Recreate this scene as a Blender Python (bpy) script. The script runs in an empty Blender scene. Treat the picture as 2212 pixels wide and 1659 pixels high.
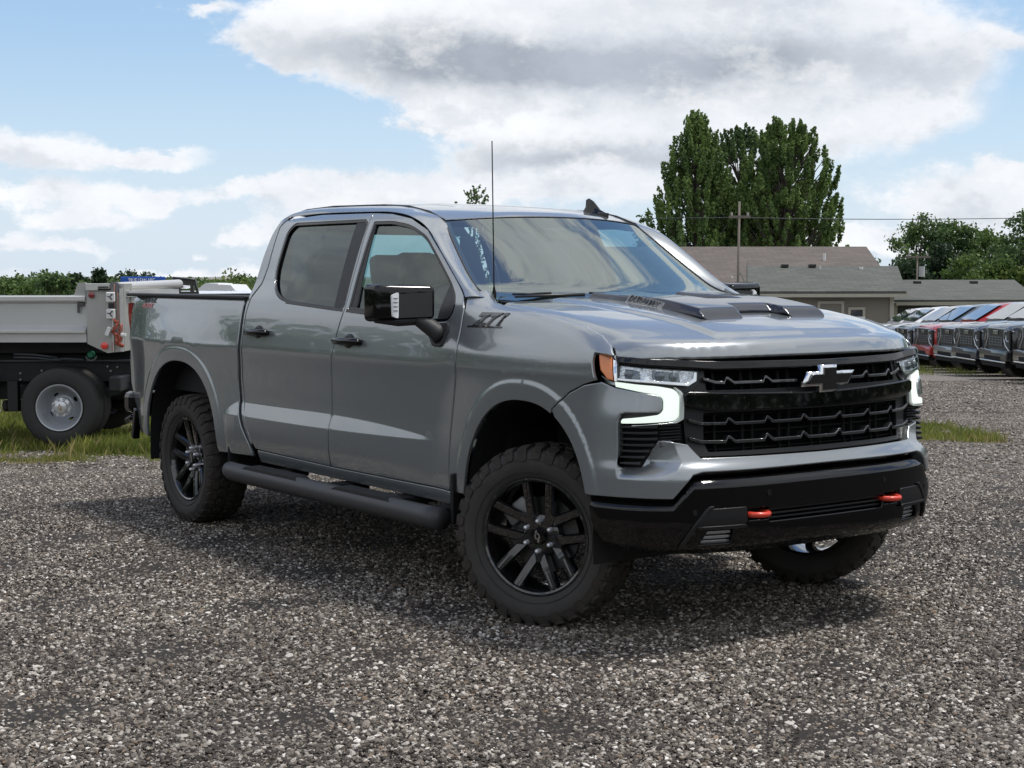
import bpy, bmesh, math, random
import numpy as np
from mathutils import Vector, Matrix
from mathutils.geometry import delaunay_2d_cdt
random.seed(7)
RNG = np.random.default_rng(7)
SC = bpy.context.scene
COL = SC.collection

# ------------------------------------------------------------------ camera
YAW, PIT, ROLL = 2.520292, -0.0692967, -0.00081
CAM = np.array([5.778812, -5.197644, 1.613945])
_f = np.array([math.cos(PIT)*math.cos(YAW), math.cos(PIT)*math.sin(YAW), math.sin(PIT)])
_r = np.cross(_f, [0, 0, 1.0]); _r /= np.linalg.norm(_r); _u = np.cross(_r, _f)
_c, _s = math.cos(ROLL), math.sin(ROLL)
_r, _u = _c*_r+_s*_u, -_s*_r+_c*_u
cam_d = bpy.data.cameras.new('camera'); cam = bpy.data.objects.new('camera', cam_d); COL.objects.link(cam)
cam.matrix_world = Matrix(((_r[0], _u[0], -_f[0], CAM[0]), (_r[1], _u[1], -_f[1], CAM[1]), (_r[2], _u[2], -_f[2], CAM[2]), (0, 0, 0, 1)))
cam_d.sensor_width = 36; cam_d.lens = 36*3398.35/2212; cam_d.clip_start = .1; cam_d.clip_end = 6000
SC.camera = cam
FH = np.array([math.cos(YAW), math.sin(YAW)]); RH = np.array([FH[1], -FH[0]])

# ------------------------------------------------------------------ sky, sun, exposure
SUN_AZ = math.radians(62); SUN_EL = math.radians(69)
world = bpy.data.worlds.new('World'); SC.world = world; world.use_nodes = True
WN = world.node_tree; WN.nodes.clear()
class NT:
    def __init__(s, nt): s.nt = nt
    def n(s, t, **k):
        o = s.nt.nodes.new(t)
        for a, b in k.items(): setattr(o, a, b)
        return o
    def _in(s, sock, v):
        if isinstance(v, bpy.types.NodeSocket): s.nt.links.new(v, sock)
        elif v is not None: sock.default_value = v
    def m(s, op, a, b=None, c=None, clamp=False):
        o = s.n('ShaderNodeMath', operation=op); o.use_clamp = clamp
        s._in(o.inputs[0], a)
        if b is not None: s._in(o.inputs[1], b)
        if c is not None: s._in(o.inputs[2], c)
        return o.outputs[0]
    def vm(s, op, a, b=None):
        o = s.n('ShaderNodeVectorMath', operation=op); s._in(o.inputs[0], a)
        if b is not None: s._in(o.inputs[1], b)
        return o.outputs['Value'] if op in ('DOT_PRODUCT', 'LENGTH') else o.outputs[0]
    def mix(s, f, a, b, kind='RGBA', blend='MIX'):
        o = s.n('ShaderNodeMix', data_type=kind)
        if kind == 'RGBA':
            o.blend_type = blend; ia, ib, q = o.inputs[6], o.inputs[7], o.outputs[2]
        else: ia, ib, q = o.inputs[2], o.inputs[3], o.outputs[0]
        s._in(o.inputs[0], f); s._in(ia, a); s._in(ib, b); return q
    def ramp(s, f, stops, interp='LINEAR'):
        o = s.n('ShaderNodeValToRGB'); cr = o.color_ramp; cr.interpolation = interp
        while len(cr.elements) < len(stops): cr.elements.new(.5)
        for e, (p, c) in zip(cr.elements, stops): e.position = p; e.color = (*c, 1) if len(c) == 3 else c
        s._in(o.inputs[0], f); return o.outputs[0]
    def noise(s, vec, scale, detail=4, rough=.5, dim='3D', dist=0):
        o = s.n('ShaderNodeTexNoise', noise_dimensions=dim); s._in(o.inputs['Vector'], vec)
        o.inputs['Scale'].default_value = scale; o.inputs['Detail'].default_value = detail
        o.inputs['Roughness'].default_value = rough; o.inputs['Distortion'].default_value = dist; return o
    def sstep(s, x, a, b):
        o = s.n('ShaderNodeMapRange', interpolation_type='SMOOTHSTEP'); s._in(o.inputs[0], x)
        o.inputs[1].default_value = a; o.inputs[2].default_value = b; return o.outputs[0]
    def xyz(s, x, y, z=0.0):
        o = s.n('ShaderNodeCombineXYZ'); s._in(o.inputs[0], x); s._in(o.inputs[1], y); s._in(o.inputs[2], z); return o.outputs[0]

def build_world():
    w = NT(WN)
    tc = w.n('ShaderNodeTexCoord').outputs['Generated']
    d = w.vm('NORMALIZE', tc)
    df = w.m('MAXIMUM', w.vm('DOT_PRODUCT', d, tuple(_f)), .08)
    a = w.m('DIVIDE', w.vm('DOT_PRODUCT', d, tuple(_r)), df)
    b = w.m('DIVIDE', w.vm('DOT_PRODUCT', d, tuple(_u)), df)
    sep = w.n('ShaderNodeSeparateXYZ'); w._in(sep.inputs[0], d)
    dz = sep.outputs[2]
    # the layer of cumulus as a plane overhead: features shrink and flatten towards the horizon
    q = w.m('ADD', w.m('MAXIMUM', dz, 0.0), .10)
    pv = w.xyz(w.m('DIVIDE', sep.outputs[0], q), w.m('DIVIDE', sep.outputs[1], q), 0.0)
    big = w.noise(w.vm('ADD', pv, (3.7, 1.2, .4)), 1.3, 6, .6, dist=.4).outputs[0]
    # warp for ragged edges
    ang = w.vm('MULTIPLY', d, (1, 1, 1.7))
    wa = w.noise(ang, 11, 10, .66); wb = w.noise(ang, 42, 6, .65)
    wsep = w.n('ShaderNodeSeparateColor'); w._in(wsep.inputs[0], wa.outputs['Color'])
    n1 = w.m('SUBTRACT', wa.outputs[0], .5); n2 = w.m('SUBTRACT', wb.outputs[0], .5)
    aw = w.m('ADD', a, w.m('MULTIPLY', w.m('SUBTRACT', wsep.outputs[0], .5), .10))
    bw = w.m('ADD', b, w.m('MULTIPLY', w.m('SUBTRACT', wsep.outputs[1], .5), .05))
    def blobs(lst, lift=0.):
        lst = [(a_, b_, c_, d_, e_+(lift if e_ < 1 else 0)) for a_, b_, c_, d_, e_ in lst]
        tot = None
        for (px, py, rx, ry, amp) in lst:
            u = w.m('MULTIPLY_ADD', aw, 3398/rx, -(px-1106)/rx)
            v = w.m('MULTIPLY_ADD', bw, 3398/ry, -(829.5-py)/ry)
            r2 = w.m('MULTIPLY_ADD', u, u, w.m('MULTIPLY', v, v))
            g = w.m('MULTIPLY', w.m('EXPONENT', w.m('MULTIPLY', r2, -1.0)), amp)
            tot = g if tot is None else w.m('ADD', tot, g)
        return tot
    CL = [(820, 60, 330, 80, 1.3), (1250, 130, 430, 95, 1.7), (1750, 70, 380, 120, 1.3), (640, 100, 170, 45, .8), (1950, 150, 200, 70, .8),
          (1100, 190, 260, 40, .8), (1500, 290, 430, 75, 1.6), (1150, 300, 230, 60, 1.1), (1850, 250, 230, 55, 1.1), (960, 265, 80, 30, .7),
          (900, 400, 420, 48, 1.2), (1300, 400, 300, 55, 1.2), (560, 425, 150, 30, .7), (60, 330, 190, 55, 1.2), (300, 335, 170, 22, .75),
          (120, 430, 230, 32, .9), (330, 445, 40, 20, .8), (200, 485, 130, 22, .8), (530, 520, 130, 22, .75), (150, 545, 150, 16, .6),
          (2080, 430, 260, 60, 1.3), (2200, 370, 80, 25, .7), (1880, 510, 220, 35, .9), (2010, 530, 240, 40, .8), (500, 590, 160, 22, .6), (20, 520, 90, 18, .6),
          (420, 550, 30, 10, .5), (700, 480, 190, 30, .7), (300, 600, 420, 18, .5), (420, 10, 90, 18, .5), (1250, -170, 620, 150, 1.4), (1950, -330, 420, 120, 1.3), (600, -420, 520, 110, 1.3), (1350, -640, 700, 150, 1.4), (-250, -180, 380, 60, 1.2), (2700, -120, 350, 90, 1.3), (300, -900, 700, 160, 1.3), (2100, -950, 700, 170, 1.3), (-500, 250, 300, 60, 1.2), (2700, 300, 350, 80, 1.3), (-600, -600, 500, 120, 1.2), (2200, 90, 60, 20, .6)]
    cov = blobs(CL, .22)
    front = w.sstep(df, .60, .86)
    # away from the part of the sky in view the same broken cumulus go on
    gen = w.m('MULTIPLY', w.sstep(big, .27, .53), 1.1)
    base = w.mix(front, gen, cov, kind='FLOAT')
    dens = w.m('ADD', base, w.m('ADD', w.m('MULTIPLY', n1, 1.75), w.m('MULTIPLY', n2, .42)))
    mask = w.sstep(dens, .38, .90)
    # thin veil near the horizon
    veil = w.m('MULTIPLY', w.sstep(dz, .16, .0), .42)
    DK = [(1180, 150, 440, 62, 1.5), (880, 105, 300, 42, .8), (1700, 130, 420, 50, 1.0), (1300, 335, 420, 30, .5), (1500, 20, 300, 25, .4), (1300, 335, 330, 22, .5), (1120, 350, 200, 16, .4), (1600, 320, 200, 18, .45),
          (900, 430, 250, 12, .3), (2060, 460, 170, 22, .5), (80, 400, 200, 12, .3)]
    dk = w.mix(front, w.m('MULTIPLY', w.sstep(big, .50, .75), .8), blobs(DK), kind='FLOAT')
    dkn = w.m('MULTIPLY', w.m('MULTIPLY', w.m('ADD', dk, w.m('MULTIPLY', n1, .35)), .72), w.sstep(dens, .45, 1.05), clamp=True)
    soft = w.noise(ang, 5, 6, .6).outputs[0]
    cc = w.mix(dkn, (.93, .95, .985, 1), (.37, .415, .48, 1))
    cc = w.mix(w.m('MULTIPLY', w.sstep(soft, .40, .60), .42), cc, (.60, .655, .74, 1))
    # relief: tops of the puffs catch the light, undersides do not
    up = w.noise(w.vm('ADD', ang, (.006, .012, .030)), 11, 10, .66).outputs[0]
    rel = w.m('MULTIPLY_ADD', w.m('SUBTRACT', wa.outputs[0], up), 2.4, .5, clamp=True)
    cc = w.mix(w.m('MULTIPLY', w.sstep(rel, .52, .10), .38), cc, (.47, .52, .60, 1))
    cc = w.mix(w.m('MULTIPLY', w.sstep(rel, .50, 1.0), .45), cc, (1.0, 1.0, 1.0, 1))
    sky = w.n('ShaderNodeTexSky', sky_type='NISHITA'); sky.sun_disc = False
    sky.sun_elevation = SUN_EL; sky.sun_rotation = math.pi/2-SUN_AZ; sky.air_density = 1.0; sky.dust_density = 1.4; sky.ozone_density = 1.2
    bg1 = w.n('ShaderNodeBackground'); w._in(bg1.inputs[0], sky.outputs[0]); bg1.inputs[1].default_value = .105
    hz = w.ramp(w.m('MAXIMUM', dz, 0.0), [(0, (.62, .76, .90)), (.08, (.46, .66, .88)), (.22, (.29, .50, .80)), (.5, (.15, .30, .62)), (1, (.09, .19, .46))])
    bgh = w.n('ShaderNodeBackground'); w._in(bgh.inputs[0], hz); bgh.inputs[1].default_value = 1.0
    ms = w.n('ShaderNodeMixShader'); ms.inputs[0].default_value = .62
    w.nt.links.new(bg1.outputs[0], ms.inputs[1]); w.nt.links.new(bgh.outputs[0], ms.inputs[2])
    bg2 = w.n('ShaderNodeBackground'); w._in(bg2.inputs[0], cc); bg2.inputs[1].default_value = .90
    bgv = w.n('ShaderNodeBackground'); bgv.inputs[0].default_value = (.72, .80, .88, 1)
    mv = w.n('ShaderNodeMixShader'); w._in(mv.inputs[0], veil)
    w.nt.links.new(ms.outputs[0], mv.inputs[1]); w.nt.links.new(bgv.outputs[0], mv.inputs[2])
    mx = w.n('ShaderNodeMixShader'); w._in(mx.inputs[0], mask)
    w.nt.links.new(mv.outputs[0], mx.inputs[1]); w.nt.links.new(bg2.outputs[0], mx.inputs[2])
    out = w.n('ShaderNodeOutputWorld'); w.nt.links.new(mx.outputs[0], out.inputs[0])
    try: world.cycles.sampling_method = 'MANUAL'; world.cycles.sample_map_resolution = 512
    except Exception: pass
build_world()
sd = bpy.data.lights.new('sun', 'SUN'); sd.energy = 2.9; sd.angle = math.radians(11.0); sd.color = (1, .955, .89)
sun = bpy.data.objects.new('sun', sd); COL.objects.link(sun)
_sv = Vector((math.cos(SUN_AZ)*math.cos(SUN_EL), math.sin(SUN_AZ)*math.cos(SUN_EL), math.sin(SUN_EL)))
sun.rotation_euler = _sv.to_track_quat('Z', 'Y').to_euler(); sun.location = (0, 0, 30)
SC.view_settings.view_transform = 'Standard'; SC.view_settings.look = 'None'
SC.view_settings.exposure = 0.25; SC.view_settings.gamma = 1; SC.view_settings.use_curve_mapping = False
SC.render.engine = 'CYCLES'
SC.cycles.max_bounces = 8; SC.cycles.transparent_max_bounces = 24

# ------------------------------------------------------------------ materials
MATS = {}
def prin(name, col, rough=.5, metal=0., coat=0., coat_r=.03, spec=.5, emit=None, es=0., bump=None, var=None, alpha=None, trans=0., ior=1.5):
    if name in MATS: return MATS[name]
    m = bpy.data.materials.new(name); m.use_nodes = True; nt = NT(m.node_tree)
    b = m.node_tree.nodes['Principled BSDF']
    b.inputs['Base Color'].default_value = (*col, 1); b.inputs['Roughness'].default_value = rough
    b.inputs['Metallic'].default_value = metal; b.inputs['Coat Weight'].default_value = coat; b.inputs['Coat Roughness'].default_value = coat_r
    b.inputs['Specular IOR Level'].default_value = spec; b.inputs['IOR'].default_value = ior
    b.inputs['Transmission Weight'].default_value = trans
    if emit: b.inputs['Emission Color'].default_value = (*emit, 1); b.inputs['Emission Strength'].default_value = es
    tc = nt.n('ShaderNodeTexCoord').outputs['Object']
    if var:   # (scale, amount): mottled colour
        nz = nt.noise(tc, var[0], 5, .6).outputs[0]
        k = nt.m('MULTIPLY_ADD', nz, 2*var[1], 1-var[1])
        mul = nt.n('ShaderNodeVectorMath', operation='SCALE'); mul.inputs[0].default_value = col; nt._in(mul.inputs['Scale'], k)
        nt._in(b.inputs['Base Color'], mul.outputs[0])
        nt._in(b.inputs['Roughness'], nt.m('MULTIPLY_ADD', nz, .16, rough-.08))
    if bump:  # (scale, strength, distance)
        nz = nt.noise(tc, bump[0], 3, .6).outputs[0]
        bp = nt.n('ShaderNodeBump'); bp.inputs['Strength'].default_value = bump[1]; bp.inputs['Distance'].default_value = bump[2]
        nt._in(bp.inputs['Height'], nz); nt._in(b.inputs['Normal'], bp.outputs[0])
    MATS[name] = m; return m

def glass_mat(name, tint, refl=.06, rough=0.):
    m = bpy.data.materials.new(name); m.use_nodes = True; nt = NT(m.node_tree); m.node_tree.nodes.clear()
    g = nt.n('ShaderNodeNewGeometry'); cs = nt.m('ABSOLUTE', nt.vm('DOT_PRODUCT', g.outputs['Normal'], g.outputs['Incoming'])); f0 = ((refl-1)/(refl+1))**2
    fr = nt.m('MULTIPLY_ADD', nt.m('POWER', nt.m('SUBTRACT', 1.0, cs, clamp=True), 5.0), 1-f0, f0)
    tr = nt.n('ShaderNodeBsdfTransparent'); tr.inputs[0].default_value = (*tint, 1)
    gl = nt.n('ShaderNodeBsdfGlossy'); gl.inputs[0].default_value = (.90, .97, .93, 1); gl.inputs['Roughness'].default_value = rough
    mx = nt.n('ShaderNodeMixShader'); nt._in(mx.inputs[0], fr)
    nt.nt.links.new(tr.outputs[0], mx.inputs[1]); nt.nt.links.new(gl.outputs[0], mx.inputs[2])
    o = nt.n('ShaderNodeOutputMaterial'); nt.nt.links.new(mx.outputs[0], o.inputs[0]); MATS[name] = m; return m

def paint(name, col, metal=.55, rough=.34):
    m = prin(name, col, rough, metal, coat=1.0, coat_r=.015)
    nt = NT(m.node_tree); b = m.node_tree.nodes['Principled BSDF']
    tc = nt.n('ShaderNodeTexCoord').outputs['Object']
    # fine dust film and flake
    fl = nt.noise(tc, 900, 1, .5).outputs[0]
    du = nt.noise(tc, 3.0, 5, .65).outputs[0]
    c = nt.mix(nt.m('MULTIPLY', nt.sstep(du, .35, .75), .10), (*col, 1), (.30, .29, .27, 1))
    c = nt.mix(nt.m('MULTIPLY', fl, .18), c, tuple(min(1, v*2.2) for v in col)+(1,))
    nt._in(b.inputs['Base Color'], c)
    nt._in(b.inputs['Coat Roughness'], nt.m('MULTIPLY_ADD', du, .04, .0))
    return m
PAINT = paint('grey_metallic_paint', (.252, .272, .284), .60, .25)
GBLK = prin('gloss_black', (.003, .003, .0035), .3, coat=.9, coat_r=.06, spec=.0)
SBLK = prin('satin_black', (.010, .010, .011), .42, bump=(400, .15, .001))
MBLK = prin('matte_black', (.010, .010, .010), .8, spec=.25)
TEXB = prin('textured_black', (.030, .030, .032), .55, bump=(700, .35, .0008))
STEPM = prin('step_black', (.040, .040, .043), .48, bump=(900, .35, .0006))
RUB = prin('rubber', (.050, .047, .044), .78, spec=.3, bump=(260, .25, .001), var=(9, .35))
TRD = prin('tread_rubber', (.048, .042, .037), .86, spec=.2, bump=(200, .4, .0015), var=(30, .45))
CHR = prin('chrome', (.80, .81, .82), .08, 1.0)
ALU = prin('brushed_metal', (.55, .56, .57), .32, 1.0)
DCHR = prin('dark_chrome', (.28, .29, .30), .12, 1.0)
SCOOP = prin('scoop_gloss', (.012, .015, .026), .35, .0, coat=.75, coat_r=.02, spec=.2)
REDP = prin('red_hook', (.62, .045, .020), .35, coat=.5)
AMB = prin('amber_lens', (.80, .23, .05), .16, coat=1, bump=(120, .3, .002))
REDL = prin('red_lens', (.35, .012, .012), .15, coat=1)
DRL = prin('drl_light', (.45, .48, .46), .3, emit=(.88, 1.0, .90), es=.66)
LENS = glass_mat('lamp_lens', (.92, .94, .95), 1.45)
WSG = glass_mat('windshield_glass', (.66, .84, .82), 3.3)
SDG = glass_mat('front_side_glass', (.36, .52, .56), 1.95)
PRV = glass_mat('privacy_glass', (.010, .016, .028), 1.95)
FARG = glass_mat('far_side_glass', (.62, .82, .80), 1.5)
BRK = prin('brake_steel', (.10, .10, .10), .4, .9)
INT = prin('interior_black', (.022, .023, .025), .7)
INTG = prin('interior_grey', (.060, .062, .066), .75, bump=(300, .3, .001))
BADB = prin('badge_black', (.006, .006, .007), .22, coat=1)
BADG = prin('badge_grey', (.075, .075, .082), .4, coat=.3)

# ------------------------------------------------------------------ helpers
def tag(o, label=None, cat=None, group=None, kind=None):
    for k, v in (('label', label), ('category', cat), ('group', group), ('kind', kind)):
        if v: o[k] = v
    return o
def empty(name, loc=(0, 0, 0), parent=None, rz=0):
    o = bpy.data.objects.new(name, None); COL.objects.link(o); o.location = loc; o.rotation_euler = (0, 0, rz); o.empty_display_size = .1
    if parent: o.parent = parent
    return o
def mk(name, V, F, mat, parent=None, smooth=False, nrm=None, link=True, mats=None, fmi=None):
    me = bpy.data.meshes.new(name)
    V = np.asarray(V, float)
    me.from_pydata(V.tolist(), [], [tuple(int(i) for i in f) for f in F]); me.update()
    for m in (mats or [mat]): me.materials.append(m)
    if fmi is not None: me.polygons.foreach_set('material_index', np.asarray(fmi, np.int32))
    if smooth: me.polygons.foreach_set('use_smooth', [True]*len(me.polygons))
    if nrm is not None: me.normals_split_custom_set_from_vertices([tuple(n) for n in nrm])
    if not link: return me
    o = bpy.data.objects.new(name, me); COL.objects.link(o)
    if parent: o.parent = parent
    return o
def inst(name, me, parent=None, loc=(0, 0, 0), rot=(0, 0, 0), sc=(1, 1, 1)):
    o = bpy.data.objects.new(name, me); COL.objects.link(o); o.location = loc; o.rotation_euler = rot; o.scale = sc
    if parent: o.parent = parent
    return o
class MB:
    """collects simple solids into one mesh"""
    def __init__(s): s.V = []; s.F = []; s.M = []
    def add(s, V, F, mi=0):
        b = len(s.V); s.V += [tuple(v) for v in V]; s.F += [tuple(i+b for i in f) for f in F]; s.M += [mi]*len(F)
        return s
    def box(s, c, d, rz=0, mi=0, bev=0, rx=0, ry=0):
        hx, hy, hz = d[0]/2, d[1]/2, d[2]/2
        if bev:
            bm = bmesh.new(); bmesh.ops.create_cube(bm, size=1)
            for v in bm.verts: v.co = Vector((v.co.x*d[0], v.co.y*d[1], v.co.z*d[2]))
            bmesh.ops.bevel(bm, geom=bm.edges[:], offset=min(bev, .45*min(d)), segments=2, affect='EDGES', profile=.5)
            bm.verts.index_update(); V = [v.co.copy() for v in bm.verts]; F = [[v.index for v in f.verts] for f in bm.faces]; bm.free()
        else:
            V = [Vector((x, y, z)) for z in (-hz, hz) for x, y in ((-hx, -hy), (hx, -hy), (hx, hy), (-hx, hy))]
            F = [(0, 3, 2, 1), (4, 5, 6, 7), (0, 1, 5, 4), (1, 2, 6, 5), (2, 3, 7, 6), (3, 0, 4, 7)]
        R = Matrix.Rotation(rz, 3, 'Z') @ Matrix.Rotation(ry, 3, 'Y') @ Matrix.Rotation(rx, 3, 'X')
        return s.add([R @ v + Vector(c) for v in V], F, mi)
    def tube(s, pts, r, n=10, mi=0, caps=True, flat=None):
        pts = [Vector(p) for p in pts]; rs = r if hasattr(r, '__len__') else [r]*len(pts)
        b = len(s.V); up = Vector((0, 0, 1)); prev = None
        for i, p in enumerate(pts):
            t = (pts[min(i+1, len(pts)-1)]-pts[max(i-1, 0)]).normalized()
            a = t.cross(up) if abs(t.z) < .95 else t.cross(Vector((0, 1, 0)))
            if prev is not None:
                a = prev - t*prev.dot(t)
            a.normalize(); prev = a; bb = t.cross(a)
            for k in range(n):
                an = 2*math.pi*k/n; s.V.append(tuple(p + a*math.cos(an)*rs[i] + bb*math.sin(an)*rs[i]*(flat or 1)))
        for i in range(len(pts)-1):
            for k in range(n):
                s.F.append((b+i*n+k, b+i*n+(k+1) % n, b+(i+1)*n+(k+1) % n, b+(i+1)*n+k)); s.M.append(mi)
        if caps:
            s.F.append(tuple(b+k for k in range(n))[::-1]); s.M.append(mi)
            s.F.append(tuple(b+(len(pts)-1)*n+k for k in range(n))); s.M.append(mi)
        return s
    def cyl(s, p0, p1, r, n=24, mi=0): return s.tube([p0, p1], r, n, mi)
    def prism(s, poly, fn0, fn1, mi=0):
        """poly 2d, fn0/fn1 map (u,v) to two 3d faces"""
        n = len(poly); V = [fn0(*p) for p in poly]+[fn1(*p) for p in poly]
        F = [tuple(range(n))[::-1], tuple(range(n, 2*n))]+[(i, (i+1) % n, n+(i+1) % n, n+i) for i in range(n)]
        return s.add(V, F, mi)
    def build(s, name, mat, parent=None, smooth=False, link=True, auto=None):
        mats = mat if isinstance(mat, list) else [mat]
        o = mk(name, s.V, s.F, None, parent, smooth or auto is not None, mats=mats, fmi=s.M, link=link)
        me = o.data if link else o
        bm = bmesh.new(); bm.from_mesh(me); bmesh.ops.recalc_face_normals(bm, faces=bm.faces)
        if auto is not None:
            a = math.radians(auto)
            for e in bm.edges:
                if len(e.link_faces) == 2: e.smooth = e.calc_face_angle(0) < a
        bm.to_mesh(me); bm.free()
        return o

def ss(a, b, x):
    t = np.clip((x-a)/(b-a), 0, 1); return t*t*(3-2*t)
def dens(poly, step):
    out = []
    n = len(poly)
    for i in range(n):
        a = np.array(poly[i], float); b = np.array(poly[(i+1) % n], float)
        k = max(1, int(math.ceil(np.linalg.norm(b-a)/step)))
        for j in range(k): out.append(a+(b-a)*j/k)
    return np.array(out)
def fillet(poly, r):
    """round the corners of a polygon; r is one number or one per corner"""
    n = len(poly); out = []
    rs = r if hasattr(r, '__len__') else [r]*n
    for i in range(n):
        p = np.array(poly[i], float); a = np.array(poly[i-1], float); b = np.array(poly[(i+1) % n], float)
        la, lb = np.linalg.norm(a-p), np.linalg.norm(b-p)
        if rs[i] <= 0 or la < 1e-6 or lb < 1e-6: out.append(tuple(p)); continue
        t = min(rs[i], la*.48, lb*.48); pa = p+(a-p)/la*t; pb = p+(b-p)/lb*t
        for k in range(5):
            q = k/4; out.append(tuple((1-q)**2*pa+2*q*(1-q)*p+q*q*pb))
    return out
def spline(pts, k=6, closed=False):
    """Catmull-Rom through the points"""
    P = [np.array(p, float) for p in pts]; n = len(P); out = []
    for i in range(n if closed else n-1):
        p0 = P[i-1] if (closed or i > 0) else P[0]*2-P[1]
        p1, p2 = P[i], P[(i+1) % n]; p3 = P[(i+2) % n] if (closed or i < n-2) else p2*2-p1
        for j in range(k):
            t = j/k; out.append(.5*((2*p1)+(-p0+p2)*t+(2*p0-5*p1+4*p2-p3)*t*t+(-p0+3*p1-3*p2+p3)*t**3))
    if not closed: out.append(P[-1])
    return [tuple(o) for o in out]
def area2(p):
    p = np.asarray(p); return .5*np.sum(p[:, 0]*np.roll(p[:, 1], -1)-np.roll(p[:, 0], -1)*p[:, 1])
def inside(P, poly):
    poly = np.asarray(poly); x, y = P[:, 0], P[:, 1]; c = np.zeros(len(P), bool)
    for i in range(len(poly)):
        x1, y1 = poly[i-1]; x2, y2 = poly[i]
        if y1 == y2: continue
        k = ((y1 > y) != (y2 > y)) & (x < (x2-x1)*(y-y1)/(y2-y1)+x1); c ^= k
    return c
def bdist(P, poly):
    poly = np.asarray(poly); d = np.full(len(P), 1e9)
    for i in range(len(poly)):
        a, b = poly[i-1], poly[i]; ab = b-a; L = ab@ab
        if L < 1e-12: continue
        t = np.clip(((P-a)@ab)/L, 0, 1); q = a+t[:, None]*ab
        d = np.minimum(d, np.hypot(*(P-q).T))
    return d
def inset(p, w):
    a = np.roll(p, 1, 0); b = np.roll(p, -1, 0)
    t1 = p-a; t2 = b-p
    t1 /= np.linalg.norm(t1, axis=1)[:, None]+1e-12; t2 /= np.linalg.norm(t2, axis=1)[:, None]+1e-12
    n1 = np.stack([-t1[:, 1], t1[:, 0]], 1); n2 = np.stack([-t2[:, 1], t2[:, 0]], 1)
    n = n1+n2; L = np.linalg.norm(n, axis=1)[:, None]; n = n/np.maximum(L, .3)
    k = 1/np.clip((n*n1).sum(1), .5, 1)
    return p+n*(w*k)[:, None]
def surface_normal(fn, U, W, off=0., h=1e-3):
    a = np.stack(fn(U+h, W, off), 1)-np.stack(fn(U-h, W, off), 1); b = np.stack(fn(U, W+h, off), 1)-np.stack(fn(U, W-h, off), 1)
    n = np.cross(a, b); return n/(np.linalg.norm(n, axis=1)[:, None]+1e-12)
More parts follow.
